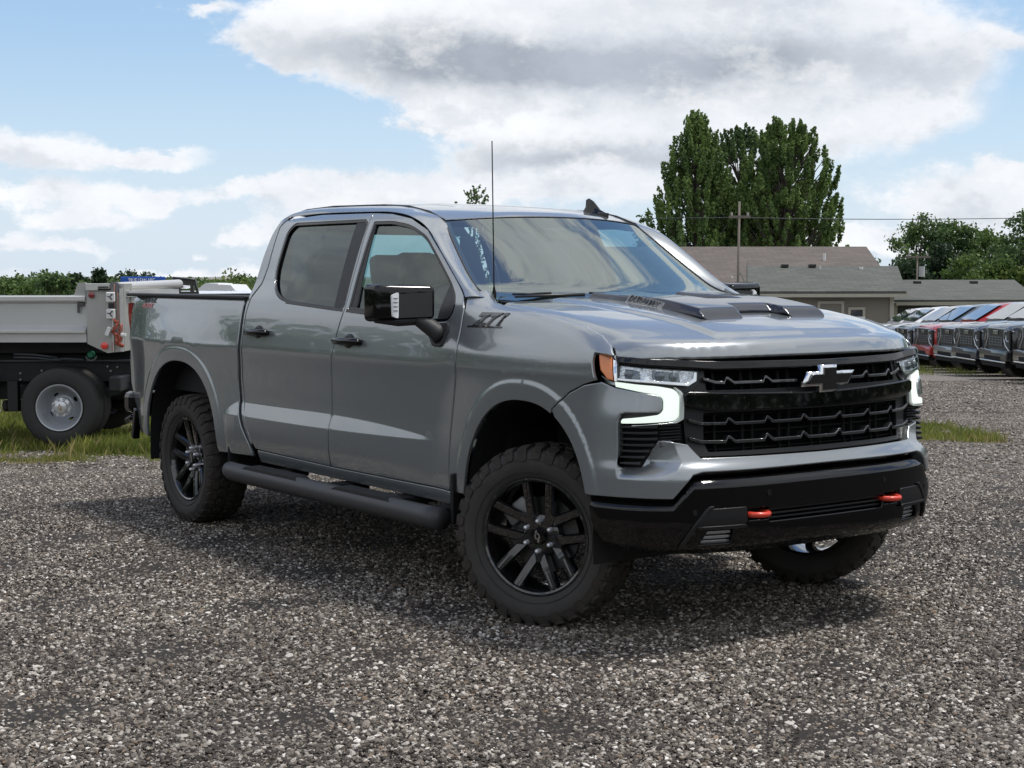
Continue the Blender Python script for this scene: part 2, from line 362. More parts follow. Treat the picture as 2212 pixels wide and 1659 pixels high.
def panel(name, outline, fn, mat, parent=None, holes=(), step=.03, th=.018, bev=.004, off=0., mirror=False, link=True, extra=None):
    """a pressed sheet: outline and holes in the surface's own coordinates, fn(u,v,off)->x,y,z,
    rounded edges turned inwards by th. Outline counter-clockwise seen from outside."""
    loops = [np.array(dens(outline, step))]
    if area2(loops[0]) < 0: loops[0] = loops[0][::-1]
    for h in holes:
        l = np.array(dens(h, step)); 
        if area2(l) > 0: l = l[::-1]
        loops.append(l)
    ins = [inset(l, bev) for l in loops]
    mn = loops[0].min(0); mx = loops[0].max(0)
    gx = np.arange(mn[0]+step*.5, mx[0], step); gy = np.arange(mn[1]+step*.5, mx[1], step)
    G = np.stack(np.meshgrid(gx, gy), -1).reshape(-1, 2)
    G = G + ((np.arange(len(G)) % 2)*step*.02)[:, None]
    if len(G):
        k = inside(G, ins[0]) & (bdist(G, ins[0]) > step*.55)
        for h in ins[1:]: k &= ~inside(G, h) & (bdist(G, h) > step*.55)
        G = G[k]
    if extra is not None and len(extra):
        E = np.asarray(extra, float); k = inside(E, ins[0]) & (bdist(E, ins[0]) > step*.35)
        for h in ins[1:]: k &= ~inside(E, h) & (bdist(E, h) > step*.35)
        E = E[k]
        if len(E):
            if len(G): G = G[np.min(np.hypot(G[:, None, 0]-E[None, :, 0], G[:, None, 1]-E[None, :, 1]), 1) > step*.7]
            G = np.concatenate([G, E])
    allp = np.concatenate(ins+[G]); edges = []; b = 0
    for l in ins:
        n = len(l); edges += [(b+i, b+(i+1) % n) for i in range(n)]; b += n
    vo, eo, fo, ov, oe, of = delaunay_2d_cdt([Vector(p) for p in allp], edges, [], 0, 1e-7)
    P = np.array([tuple(v) for v in vo]); T = np.array([f for f in fo if len(f) == 3])
    cen = P[T].mean(1); k = inside(cen, ins[0])
    for h in ins[1:]: k &= ~inside(cen, h)
    T = T[k]
    a = P[T[:, 1]]-P[T[:, 0]]; c = P[T[:, 2]]-P[T[:, 0]]; ar = a[:, 0]*c[:, 1]-a[:, 1]*c[:, 0]
    T = T[np.abs(ar) > 1e-12]; ar = ar[np.abs(ar) > 1e-12]; T[ar < 0] = T[ar < 0][:, ::-1]
    idx = {}
    for i, o in enumerate(ov):
        for q in o: idx[q] = i
    V = [np.stack(fn(P[:, 0], P[:, 1], off), 1)]; N = [surface_normal(fn, P[:, 0], P[:, 1], off)]
    F = [tuple(t) for t in T]; nv = len(P); b = 0
    for l, il in zip(loops, ins):
        n = len(l); sn = surface_normal(fn, l[:, 0], l[:, 1], off)
        base = np.stack(fn(l[:, 0], l[:, 1], off), 1)
        tin = np.stack(fn(il[:, 0], il[:, 1], off), 1)-base
        tin /= np.linalg.norm(tin, axis=1)[:, None]+1e-12
        V.append(base-sn*bev*.8); nn = sn*.6-tin*.8; N.append(nn/np.linalg.norm(nn, axis=1)[:, None])
        V.append(base-sn*bev*1.6); N.append(-tin)
        V.append(base-sn*th); N.append(-tin)
        r0 = nv
        for i in range(n):
            j = (i+1) % n; ii, jj = idx[b+i], idx[b+j]
            F.append((ii, r0+i, r0+j, jj))
            for q in (0, 1): F.append((r0+q*n+i, r0+(q+1)*n+i, r0+(q+1)*n+j, r0+q*n+j))
        nv += 3*n; b += n
    V = np.concatenate(V); N = np.concatenate(N)
    F = [f for f in F if len(set(f)) == len(f)]
    res = []
    o = mk(name, V, F, mat, parent, True, N, link=link); res.append(o)
    if mirror:
        V2 = V*[1, -1, 1]; N2 = N*[1, -1, 1]
        res.append(mk(name, V2, [f[::-1] for f in F], mat, parent, True, N2, link=link))
    return res if mirror else o
def mirror_obj(o, name=None, parent=None):
    me = o.data; V = np.array([v.co[:] for v in me.vertices])*[1, -1, 1]
    F = [tuple(p.vertices)[::-1] for p in me.polygons]
    o2 = mk(name or o.name.split('.')[0], V, F, None, parent or o.parent, False, mats=list(me.materials), fmi=[p.material_index for p in me.polygons])
    o2.data.polygons.foreach_set('use_smooth', [p.use_smooth for p in me.polygons])
    return o2
def grid_surface(name, rows, mat, parent=None, smooth=True, thick=0.):
    """rows: list of equally long lists of points"""
    n, m = len(rows), len(rows[0]); V = [p for r in rows for p in r]
    F = [(i*m+j, i*m+j+1, (i+1)*m+j+1, (i+1)*m+j) for i in range(n-1) for j in range(m-1)]
    o = mk(name, V, F, mat, parent, smooth)
    if thick:
        md = o.modifiers.new('thickness', 'SOLIDIFY'); md.thickness = thick; md.offset = -1
    return o
def text_mesh(txt, size, extrude=0.0, shear=0., bold=0., align='CENTER', spacing=1.):
    cu = bpy.data.curves.new('t', 'FONT'); cu.body = txt; cu.size = size; cu.extrude = extrude; cu.shear = shear; cu.offset = bold
    cu.align_x = align; cu.align_y = 'CENTER'; cu.resolution_u = 3; cu.space_character = spacing
    o = bpy.data.objects.new('t', cu); COL.objects.link(o)
    dg = bpy.context.evaluated_depsgraph_get(); me = bpy.data.meshes.new_from_object(o.evaluated_get(dg))
    V = np.array([v.co[:] for v in me.vertices]); F = [tuple(p.vertices) for p in me.polygons]
    bpy.data.objects.remove(o); bpy.data.curves.remove(cu); bpy.data.meshes.remove(me)
    return V, F

# ------------------------------------------------------------------ the pickup's body surfaces
def pch(xs,ys,x):
    # monotone-ish cubic hermite (catmull) interpolation
    xs=np.asarray(xs,float);ys=np.asarray(ys,float);x=np.asarray(x,float)
    d=np.diff(ys)/np.diff(xs);m=np.empty_like(ys);m[0]=d[0];m[-1]=d[-1]
    a,b=d[:-1],d[1:];h0=np.diff(xs)[:-1];h1=np.diff(xs)[1:]
    w1=2*h1+h0;w2=h1+2*h0
    with np.errstate(divide='ignore',invalid='ignore'):
        mm=(w1+w2)/(w1/a+w2/b)
    m[1:-1]=np.where(a*b>0,mm,0)
    xc=np.clip(x,xs[0],xs[-1]);i=np.clip(np.searchsorted(xs,xc,side='right')-1,0,len(xs)-2)
    h=xs[i+1]-xs[i];t=(xc-xs[i])/h
    r=(2*t**3-3*t**2+1)*ys[i]+(t**3-2*t**2+t)*h*m[i]+(-2*t**3+3*t**2)*ys[i+1]+(t**3-t**2)*h*m[i+1]
    r=r+np.where(x<xs[0],(x-xs[0])*m[0],0)+np.where(x>xs[-1],(x-xs[-1])*m[-1],0)
    return r
BZ=[.40,.47,.52,.58,.66,.76,.86,.95,1.05,1.15,1.175,1.20,1.28,1.36,1.42,1.46,1.50,1.60,1.70,1.80,1.90,1.94,1.97,1.99]
BY=[.925,.945,.965,.974,.979,.980,.980,.982,.986,.993,.995,.991,.979,.965,.951,.938,.925,.893,.858,.820,.776,.752,.718,.66]
AF=(.01,.46,.485,.585,2.3)
AR=(-3.79,.46,.555,.598,2.3)
def aq(A,x,z):
    return (np.abs((x-A[0])/A[2])**A[4]+np.abs((z-A[1])/A[3])**A[4])**(1/A[4])
def sideY(x,z):
    x=np.asarray(x,float);z=np.asarray(z,float)
    y=pch(BZ,BY,z)
    lo=ss(1.46,1.30,z)
    # shelf
    tw=.088*(1-np.clip((x+2.1)/1.36,0,1)**2.0)**.8*np.clip((x+3.14)/.16,0,1)**.6
    zb=.760+.032*np.clip((x+3.0)/2.25,0,1)**2.5
    y=y+.30*ss(.004,.03,tw)*np.clip(zb+tw-z,0,tw)*ss(.40,.70,z)
    for A in (AF,AR):
        q=aq(A,x,z)
        y=y+lo*(.007*ss(1.175,1.125,q)+.030*ss(1.75,1.0,q))
    # front fender shoulder bulge
    fb=ss(-.9,-.35,x)
    y=y+fb*.016*np.exp(-((z-1.25)/.07)**2)
    # bed crease
    bb=ss(-3.3,-3.6,x)*ss(-4.9,-4.2,x)
    y=y+.008*bb*np.exp(-((z-1.20)/.10)**2)
    # rear taper
    y=y-.05*ss(-4.35,-4.85,x)
    # greenhouse narrows toward the front (A pillar)
    gh=ss(1.44,1.60,z)
    y=y-gh*.035*ss(-1.3,-.45,x)-gh*.02*ss(-2.2,-2.9,x)
    return y
PB=np.array([(0,.945),(.2,.942),(.4,.932),(.55,.91),(.7,.87),(.8,.825),(.88,.77),(.94,.705),(.975,.63),(.995,.56),(1.005,.48),(1.01,.40),(1.01,.2),(1.01,-.05)])
# resample to arc length
def _mk():
    t=np.arange(len(PB));tt=np.linspace(0,len(PB)-1,600)
    # catmull via pch on chord param
    ch=np.concatenate([[0],np.cumsum(np.linalg.norm(np.diff(PB,axis=0),axis=1))])
    cc=np.linspace(0,ch[-1],800)
    yy=pch(ch,PB[:,0],cc);xx=pch(ch,PB[:,1],cc)
    k=np.ones(31)/31
    yy2=np.convolve(np.pad(yy,15,mode='reflect',reflect_type='odd'),k,'valid');xx2=np.convolve(np.pad(xx,15,mode='edge'),k,'valid')
    s=np.concatenate([[0],np.cumsum(np.hypot(np.diff(xx2),np.diff(yy2)))])
    return s,yy2,xx2
FS,FY,FX=_mk()
FNY=np.gradient(FX,FS);FNX=np.gradient(FY,FS)  # normal=(nx= dy/ds, ny=-dx/ds)
DZ=[.38,.44,.50,.58,.74,.78,.83,.90,1.0,1.1,1.2,1.26]
DC=[.10,.035,.01,.0,.0,.012,.05,.07,.075,.08,.10,.12]
DA=[.10,.035,.01,.0,.0,.01,.03,.04,.04,.045,.055,.075]
DE=[.06,.03,.01,.0,.0,.002,.01,.015,.02,.035,.05,.07]
def front(s,z,off=0.):
    """s>=0 arclength from centre (y>=0 side returned as positive y=outward), off = outward offset"""
    s=np.asarray(s,float);z=np.asarray(z,float)
    sg=np.where(s<0,-1.,1.);s=np.abs(s)
    by=np.interp(s,FS,FY);bx=np.interp(s,FS,FX);nx=np.interp(s,FS,FNX);ny=-np.interp(s,FS,FNY)
    w=ss(.70,1.02,s)
    w0=ss(.0,.75,s)
    d=(pch(DZ,DA,z)*(1-w0)+pch(DZ,DC,z)*w0)*(1-w)+pch(DZ,DE,z)*w-off
    x=bx-nx*d;y=by-ny*d
    k=ss(.62,.47,bx)
    ys=sideY(x,z)+off
    y=y*(1-k)+ys*k
    return x,y*sg,z+0*x
ARC = math.pi*2
def arch_pt(A, t):
    c, s = math.cos(t), math.sin(t); k = 2/A[4]
    return (A[0]+A[2]*math.copysign(abs(c)**k, c), A[1]+A[3]*math.copysign(abs(s)**k, s))
def arch_pts(A, t0, t1, n=28): return [arch_pt(A, t0+(t1-t0)*i/n) for i in range(n+1)]
def side(x, z, off=0.): return x, -(sideY(x, z)+off), z+0*x
FTX = [-.70, -.60, -.52, -.42, -.336, -.092, .171, .347, .471, .551, .60]
FTZ = [1.60, 1.555, 1.515, 1.487, 1.475, 1.455, 1.42, 1.392, 1.357, 1.314, 1.272]
def fender(x, z, off=0.):
    zs = pch(FTX, FTZ, x); t = np.clip((z-(zs-.10))/.10, 0, 1.02)
    g = (1-np.sqrt(np.maximum(1-.93*t*t, .0)))/.735
    drop = .062+.03*ss(-.1, -.6, x)
    # soft upper face of the blister over the wheel
    return x, -(sideY(x, z)+off-drop*g), z+0*x
XFY = [0, .3, .5, .7, .82, .90, .935]; XFX = [.868, .856, .826, .762, .69, .625, .575]
def xfront(y): return pch(XFY, XFX, np.abs(y))
def hoodZ(x, y, off=0.):
    u = xfront(y)-x; ay = np.abs(y)
    z = pch([-.01, 0, .010, .026, .048, .14, .26, .42, .7, 1.0, 1.3], [1.220, 1.243, 1.268, 1.298, 1.317, 1.346, 1.379, 1.411, 1.450, 1.476, 1.488], u)
    z = z+.012*(1-(ay/.93)**2)
    # power dome with crisp shoulders, fading into the nose
    w = .56-.10*ss(.1, .8, x)
    dome = .013*np.minimum(ss(w+.05, w, ay), ss(.07, .14, u))
    z = z+dome
    # outer edge rolls down to the shut line
    z = z-.022*ss(.80, .93, ay)**2
    return x+0*y, y+0*x, z+off
def sx(x, z=.8):
    s = float(np.interp(-x, -FX, FS))
    for _ in range(12):
        a = float(front(np.array(s), np.array(z))[0])-x; b = (float(front(np.array(s+.002), np.array(z))[0])-x-a)/.002
        if abs(b) < .05: break
        s -= max(-.05, min(.05, a/b))
    return s

def rings(A, t0, t1):
    return [(A[0]+(x-A[0])*q, A[1]+(z-A[1])*q) for q in (1.04, 1.08, 1.105, 1.12, 1.135, 1.15, 1.165, 1.18, 1.20) for x, z in arch_pts(A, math.radians(t0), math.radians(t1), 90)]
STRIP = [(x, z) for x in np.arange(-3.15, -.70, .018) for z in (lambda zb_, tw_: [zb_-.012, zb_-.004, zb_+.004, zb_+.012]+([zb_+tw_*.5, zb_+tw_-.006, zb_+tw_+.002, zb_+tw_+.010] if tw_ > .02 else []))(.760+.032*np.clip((x+3.0)/2.25, 0, 1)**2.5, .088*(1-np.clip((x+2.1)/1.36, 0, 1)**2.0)**.8*np.clip((x+3.14)/.16, 0, 1)**.6)]
RGF, RGR = rings(AF, 215, -35), rings(AR, 215, -35)
truck = empty('pickup_truck')
tag(truck, 'large grey crew cab pickup with black wheels and red tow hooks in the gravel foreground', 'pickup truck')
T = truck

# ---- side panels (near side and its mirror image)
def both(name, outline, fn, mat, **k): return panel(name, outline, fn, mat, T, mirror=True, **k)
a0 = math.radians
af = arch_pts(AF, a0(176), a0(0), 40)
arch_f_rear = [p for p in af if p[0] <= .235]
fend = ([(-.622, .56), (-.480, .56)]+[p for p in arch_f_rear if p[1] > .60]+[(.238, 1.022), (.353, 1.104), (.45, 1.143), (.528, 1.163), (.512, 1.20), (.504, 1.240), (.503, 1.283), (.56, 1.279), (.592, 1.272),
        (.551, 1.312), (.471, 1.355), (.347, 1.390), (.171, 1.418), (-.092, 1.452), (-.336, 1.472), (-.42, 1.484), (-.50, 1.508), (-.575, 1.543), (-.612, 1.52),
        (-.560, 1.455), (-.549, 1.36), (-.549, 1.25), (-.556, 1.12), (-.580, .99), (-.606, .84), (-.618, .70)])
both('fender', fend, fender, PAINT, step=.022, extra=RGF)
S1 = [(-1.752, 1.93), (-1.728, 1.70), (-1.722, 1.435), (-1.775, 1.25), (-1.806, 1.09), (-1.818, .80), (-1.822, .562)]   # seam between the doors
holeR = fillet([(-2.702, 1.60), (-2.724, 1.87), (-2.665, 1.924), (-1.80, 1.921), (-1.757, 1.90), (-1.735, 1.44), (-1.78, 1.418), (-2.40, 1.450), (-2.58, 1.482)], [.08, .05, .05, .01, .01, .01, .01, .06, .09])
holeF = fillet([(-1.698, 1.905), (-1.50, 1.903), (-1.29, 1.877), (-1.10, 1.812), (-.93, 1.693), (-.775, 1.577), (-.685, 1.509), (-.645, 1.448), (-.685, 1.386), (-.795, 1.380), (-1.30, 1.404), (-1.690, 1.428)], [.01, .05, .08, .06, .05, .05, .04, .04, .03, .05, .05, .01])
rdoor = ([(-2.740, .575), (-1.834, .560)]+[(x-.004, z) for x, z in S1[::-1][1:]]+[(-1.757, 1.956), (-2.366, 1.966), (-2.70, 1.955), (-2.80, 1.943), (-2.842, 1.905), (-2.832, 1.80), (-2.815, 1.66), (-2.83, 1.56), (-2.890, 1.48),
          (-2.903, 1.38), (-2.903, 1.15), (-2.912, .98), (-2.895, .84), (-2.835, .71), (-2.775, .62)])
both('rear_door', rdoor, side, PAINT, holes=[holeR], step=.03, extra=STRIP)
fdoor = ([(-1.814, .560), (-.632, .560), (-.628, .70), (-.616, .84), (-.590, .99), (-.566, 1.12), (-.559, 1.25), (-.559, 1.36), (-.568, 1.445), (-.622, 1.512), (-.752, 1.598), (-.93, 1.724), (-1.117, 1.846), (-1.32, 1.913), (-1.545, 1.945), (-1.745, 1.956)]
         + [(x+.004, z) for x, z in S1])
both('front_door', fdoor, side, PAINT, holes=[holeF], step=.03, extra=STRIP)
# strip of cab behind the rear door
cpil = ([(-2.770, .60), (-2.905, .845), (-2.922, .98), (-2.913, 1.15), (-2.913, 1.38), (-2.900, 1.488), (-2.842, 1.565), (-2.827, 1.66), (-2.843, 1.80), (-2.853, 1.905), (-2.81, 1.955), (-2.83, 1.968),
         (-2.885, 1.925), (-2.912, 1.85), (-2.925, 1.724), (-2.925, 1.6), (-2.930, 1.457), (-2.927, 1.15), (-2.942, .98), (-2.925, .83), (-2.862, .70), (-2.792, .60)])
both('cab_pillar', cpil[::-1], side, PAINT, step=.03, bev=.002)
both('rocker_panel', fillet([(-2.735, .492), (-.66, .482), (-.637, .50), (-.637, .552), (-1.82, .553), (-2.735, .566)], .01), side, PAINT, step=.03, off=-.006)
ar = arch_pts(AR, a0(188), a0(-2), 48)
ar = [p for p in ar if p[1] > .50]
bed = ([(-2.800, .522), (-2.830, .60), (-2.902, .70), (-2.964, .83), (-2.980, .98), (-2.966, 1.15), (-2.968, 1.457), (-2.98, 1.466), (-3.87, 1.478), (-4.77, 1.466), (-4.81, 1.45), (-4.80, 1.38), (-4.775, 1.12), (-4.80, 1.0), (-4.80, .86), (-4.72, .74), (-4.62, .66), (-4.58, .53), (ar[0][0]-.07, .53)]
       + ar+[(ar[-1][0]+.015, .515)])
both('bed_side', bed, side, PAINT, step=.03, extra=RGR+STRIP)
# arch liners: dark tubs behind the openings
def liner(A, name, t0, t1):
    for sgn in (-1, 1):
        m = MB(); pts = [(A[0]+(x-A[0])*1.005, A[1]+(z-A[1])*1.005) for x, z in arch_pts(A, a0(t0), a0(t1), 26)]
        pts = [(pts[0][0], .36)]+pts+[(pts[-1][0], .36)]
        n = len(pts); V = []
        for y in (.985, .80, .52): V += [(x, sgn*y, z) for x, z in pts]
        F = [(q*n+i, q*n+i+1, (q+1)*n+i+1, (q+1)*n+i) for q in (0, 1) for i in range(n-1)]+[tuple(range(2*n, 3*n))]
        m.add(V, F); m.build(name, prin('wheel_well', (.006, .006, .006), .75, bump=(45, .6, .01)), T, auto=40)
liner(AF, 'wheel_liner', 180, 0); liner(AR, 'wheel_liner', 182, -2)
# glass and trims of the side windows
def glass(outline, mat, tr):
    return both('side_window', outline, side, mat, off=-.020, th=.004, bev=.001, step=.05)
glass(fillet([(-2.72, 1.50), (-2.735, 1.93), (-1.76, 1.93), (-1.73, 1.42), (-2.40, 1.43), (-2.62, 1.465)], .02)[::-1], PRV, 0)
glass(fillet([(-1.70, 1.91), (-1.50, 1.912), (-1.28, 1.885), (-1.09, 1.82), (-.92, 1.70), (-.765, 1.585), (-.675, 1.517), (-.635, 1.448), (-.68, 1.376), (-.795, 1.37), (-1.69, 1.42)], .02), SDG, 0)
def ring(name, outer, w, mat, off, smooth=False, **k):
    o = np.array(dens(outer, .03)); o = o if area2(o) > 0 else o[::-1]
    return both(name, [tuple(p) for p in o], side, mat, holes=[[tuple(p) for p in inset(o, w)]], off=off, step=.012, th=.010, bev=.0015, **k)
def grow(poly, w):
    o = np.array(poly); o = o if area2(o) > 0 else o[::-1]; return [tuple(p) for p in inset(o, -w)]
ring('window_seal', holeR, .016, GBLK, -.006); ring('window_seal', holeF, .016, GBLK, -.006)
both('pillar_trim', [(-1.862, 1.432), (-1.740, 1.436), (-1.762, 1.908), (-1.898, 1.908)], side, TEXB, off=-.009, th=.008, bev=.002)
both('pillar_trim', [(-1.712, 1.434), (-1.612, 1.430), (-1.675, 1.895), (-1.738, 1.898)], side, TEXB, off=-.009, th=.008, bev=.002)
both('belt_moulding', [(-2.43, 1.449), (-1.74, 1.414), (-1.74, 1.430), (-2.42, 1.466)], side, GBLK, off=.002, th=.012, bev=.002)
both('belt_moulding', [(-1.70, 1.413), (-1.30, 1.393), (-.80, 1.368), (-.80, 1.388), (-1.30, 1.410), (-1.70, 1.431)], side, GBLK, off=.002, th=.012, bev=.002)
both('window_quarter_trim', fillet([(-.80, 1.384), (-.69, 1.39), (-.652, 1.448), (-.70, 1.505), (-.79, 1.575)], .01), side, SBLK, off=-.012, th=.006, bev=.001)

# ---- cab frame: A pillar and roof rail, from the door opening to the glass or the roof
outer = [(-.600, 1.506), (-.660, 1.546), (-.754, 1.606), (-.932, 1.732), (-1.120, 1.855), (-1.32, 1.921), (-1.545, 1.953), (-1.80, 1.964), (-2.37, 1.974), (-2.72, 1.966), (-2.83, 1.958), (-2.885, 1.930)]
inner = [(-.50, -.812, 1.496), (-.58, -.802, 1.515), (-.66, -.790, 1.541), (-.80, -.762, 1.623), (-1.04, -.697, 1.795), (-1.175, -.655, 1.900), (-1.34, -.645, 1.950), (-1.545, -.645, 1.985), (-1.80, -.645, 2.000), (-2.37, -.645, 2.012), (-2.70, -.645, 2.003), (-2.84, -.645, 1.985), (-2.925, -.645, 1.955)]
o3 = [(x, -float(sideY(x, z)), z) for x, z in outer]
def seg_len(P): return np.concatenate([[0], np.cumsum([np.linalg.norm(np.subtract(P[i+1], P[i])) for i in range(len(P)-1)])])
O = spline(o3, 5); I = spline(inner, 5)
O[0:1] = [O[0]]
rows = []
for p, q in zip(O, I):
    p, q = np.array(p), np.array(q); mid = (p+q)/2; out = np.array([.35, -.75, .55]); out /= np.linalg.norm(out)
    ctrl = mid+out*.030
    rows.append([tuple((1-t)**2*p+2*t*(1-t)*ctrl+t*t*q) for t in np.linspace(0, 1, 8)])
fr = grid_surface('cab_frame', [r[::-1] for r in rows], PAINT, T); mirror_obj(fr, 'cab_frame')
for sg in (-1, 1): m = MB(); m.tube([(p[0], p[1]*-sg, p[2]+.002) for p in inner[5:]], .006, 6); m.build('roof_ditch_moulding', SBLK, T, smooth=True)
# ---- roof
RX = [-1.06, -1.10, -1.25, -1.5, -1.9, -2.4, -2.7, -2.84, -2.93, -2.96]; RZ = [1.930, 1.950, 1.972, 1.998, 2.022, 2.034, 2.030, 2.016, 1.985, 1.94]
rows = []
for i in range(34):
    t = i/33; row = []
    for j in range(33):
        y = -.645+1.29*j/32; yy = abs(y)/.645
        xh = -1.075-.105*yy**2; xr = -2.93+.07*yy**2
        x = xh+(xr-xh)*t
        zc = float(pch(RX[::-1], RZ[::-1], x+.0*yy)) if i else 0
        zc = float(pch([0, .01, .03, .10, .25, .5, .75, .92, .97, 1.0], [1.922, 1.938, 1.950, 1.972, 2.005, 2.030, 2.034, 2.018, 1.998, 1.955], t))
        ze = float(pch([-2.93, -2.84, -2.70, -2.37, -1.80, -1.545, -1.34, -1.175], [1.955, 1.985, 2.003, 2.012, 2.0, 1.985, 1.950, 1.897], min(x, -1.175)))
        k = yy**2.6
        z = zc*(1-k)+ze*k
        # two shallow stamped channels
        z -= .006*math.exp(-((abs(y)-.36)/.05)**2)*float(ss(.12, .2, t)*ss(.95, .88, t))
        row.append((x, y, z))
    rows.append(row)
grid_surface('roof', [r for r in rows], PAINT, T)
# back of the cab with its window
m = MB(); yb = [.66, .76, .84, .90, .93]; zb = [1.955, 1.90, 1.70, 1.50, .62]
m.add([(-2.93, -.60, 1.955), (-2.93, .60, 1.955), (-2.965, .78, 1.86), (-2.975, .87, 1.5), (-2.94, .92, .6), (-2.94, -.92, .6), (-2.975, -.87, 1.5), (-2.965, -.78, 1.86)], [(0, 1, 2, 3, 4, 5, 6, 7)])
# ---- windshield
WB = [(-.50, .812, 1.496), (-.66, .790, 1.541), (-.80, .762, 1.623), (-1.04, .697, 1.795), (-1.175, .655, 1.897)]
WC = [(-.20, 0, 1.455), (-.40, 0, 1.525), (-.58, 0, 1.625), (-.88, 0, 1.812), (-1.068, 0, 1.925)]
wb = spline(WB, 5); wc = spline(WC, 5); rows = []
for e, c0 in zip(wb, wc):
    row = []
    for j in range(25):
        t = -1+2*j/24; k = abs(t)**2.15
        row.append((c0[0]+(e[0]-c0[0])*k, e[1]*t, c0[2]+(e[2]-c0[2])*k))
    rows.append(row)
ws = grid_surface('windshield', [r[::-1] for r in rows], WSG, T)
m = MB()   # black border round the glass
n = len(rows)
for sg in (0, 1):
    L = []
    for r in rows:
        r = r if sg else r[::-1]; a, b = Vector(r[0]), Vector(r[2]); d = (b-a).normalized()
        L.append((a+Vector((.0, 0, -.004)), a+d*.028+Vector((0, 0, -.004))))
    m.add([p for q in L for p in q], [(2*i, 2*i+1, 2*i+3, 2*i+2) for i in range(n-1)])
L = [(Vector(a), Vector(a).lerp(Vector(b), .35)) for a, b in zip(rows[-1], rows[-2])]
m.add([p+Vector((-.003, 0, -.004)) for q in L for p in q], [(2*i, 2*i+1, 2*i+3, 2*i+2) for i in range(len(L)-1)])
m.build('windshield_frit', prin('frit', (.012, .012, .013), .35), ws)
m = MB(); m.tube([rows[i][0] for i in range(n)], .006, 6); m.tube([rows[i][-1] for i in range(n)], .006, 6); m.tube(rows[-1], .005, 6)
m.build('windshield_seal', SBLK, ws, smooth=True)
# cowl and wipers
m = MB(); V = []
for j in range(25):
    t = -1+2*j/24; k = abs(t)**2.15
    V += [(-.17-.25*k, .80*t, 1.446+.036*k), (-.30-.22*k, .80*t, 1.452+.040*k)]
m.add(V, [(2*i, 2*i+1, 2*i+3, 2*i+2) for i in range(24)]); m.build('cowl', MBLK, T)
for p0, p1, p2 in (((-.36, -.36, 1.515), (-.43, -.50, 1.512), (-.45, -.72, 1.507)), ((-.22, .16, 1.50), (-.29, -.10, 1.506), (-.34, -.33, 1.512))):
    m = MB(); m.tube([p0, p1, p2], [.010, .009, .006], 6); m.tube([(p[0]-.02, p[1], p[2]+.012) for p in (p1, p2)], .006, 6); m.build('wiper', SBLK, T, smooth=True)
# ---- hood
ys = [i/14*.928 for i in range(15)]
he = [(float(xfront(y))-.002, y) for y in ys]
shut = [(.551, .915), (.471, .915), (.347, .907), (.171, .897), (-.092, .882), (-.336, .866)]
rear = [(-.385, .80), (-.33, .62), (-.27, .40), (-.235, .2)]
half = he+[(.575, .926)]+shut+rear
hood_o = half+[(-.225, 0)]+[(x, -y) for x, y in half[::-1][:-1]]
hood = panel('hood', hood_o, hoodZ, PAINT, T, step=.018, th=.02, bev=.004)
# raised air-inlet slab on the hood
def slabZ(x, y, off=0.):
    X, Y, Z = hoodZ(x, y); ay = np.abs(y)
    fx = .535-.085*ss(.155, .115, ay)
    wid = .372+.03*ss(.3, -.3, x)
    side_ = ss(wid+.035, wid, ay); frt = ss(fx+.035, fx-.05, x)
    h = .044*np.minimum(side_, frt)*(.55+.45*ss(-.25, .3, x)+.25*ss(-.1, -.3, x))
    valley = ss(.125, .085, ay)*ss(.27, .22, x)
    return X, Y, Z-.004+h-.026*valley+off
so = [(.450, 0), (.452, .115), (.556, .160), (.572, .20), (.566, .36), (.53, .395), (.30, .402), (.0, .418), (-.24, .434), (-.215, .2)]
slab_o = so+[(-.205, 0)]+[(x, -y) for x, y in so[::-1][:-1]]
slab = panel('hood_scoop', slab_o, slabZ, SCOOP, T, step=.0125, th=.03, bev=.003)

# ---- front end
fpoly = lambda half: half+[(-s, z) for s, z in half[::-1]]
def mir(half):
    """closed symmetric polygon from its right half listed bottom centre -> top centre"""
    L = [(-s, z) for s, z in half[::-1]]
    return half+[p for p in L if abs(p[0]) > 1e-6]
s47 = sx(.485)
arc_f = [(sx(x, z), z) for x, z in arch_pts(AF, a0(18), a0(62), 16) if x > .245]
def cover(s, z, off=0.):
    a = np.abs(s)
    sr = np.interp(z, [.70, .745, .819, .903, .93], [.86, .851, .780, .819, .84])
    A = np.clip((a-sr)/.15, 0, 1); B = ss(.752, .800, z)
    # pocket below the vent, with the tilted facet beside it
    dep = .060*A*B*ss(1.080, 1.055, a)*ss(.955, .93, z+.0*a)
    # channel face above the black bumper
    return front(s, z, off-dep)
half = ([(0, .781), (.692, .779), (.739, .768), (.829, .668), (1.006, .671), (sx(.494), .668)]+arc_f+[(sx(.243, 1.018), 1.018), (sx(.353, 1.097), 1.097), (sx(.45, 1.137), 1.137), (sx(.54, 1.156), 1.156), (1.162, 1.152),
        (1.11, 1.132), (.916, 1.108), (.884, 1.100), (.874, 1.085), (.870, 1.05), (.884, 1.033), (1.050, 1.030), (1.075, 1.022), (1.086, 1.0), (1.086, .982), (1.078, .810), (1.066, .797), (.982, .800), (.889, .911), (.819, .904), (.744, .892), (.686, .835), (0, .830)])
EX = [(sx(x, z), z) for x, z in RGF if x > .25 and .6 < z < 1.15]; EX += [(-a, b) for a, b in EX]
for tt in np.linspace(0, 1, 18):
    for a_, b_ in (((.851, .745), (.780, .819)), ((.780, .819), (.819, .903))):
        for dd in (-.004, .004): EX.append((a_[0]+(b_[0]-a_[0])*tt+dd, a_[1]+(b_[1]-a_[1])*tt)); EX.append((-EX[-1][0], EX[-1][1]))
panel('bumper_cover', mir(half), cover, PAINT, T, step=.012, th=.05, bev=.005, extra=EX)
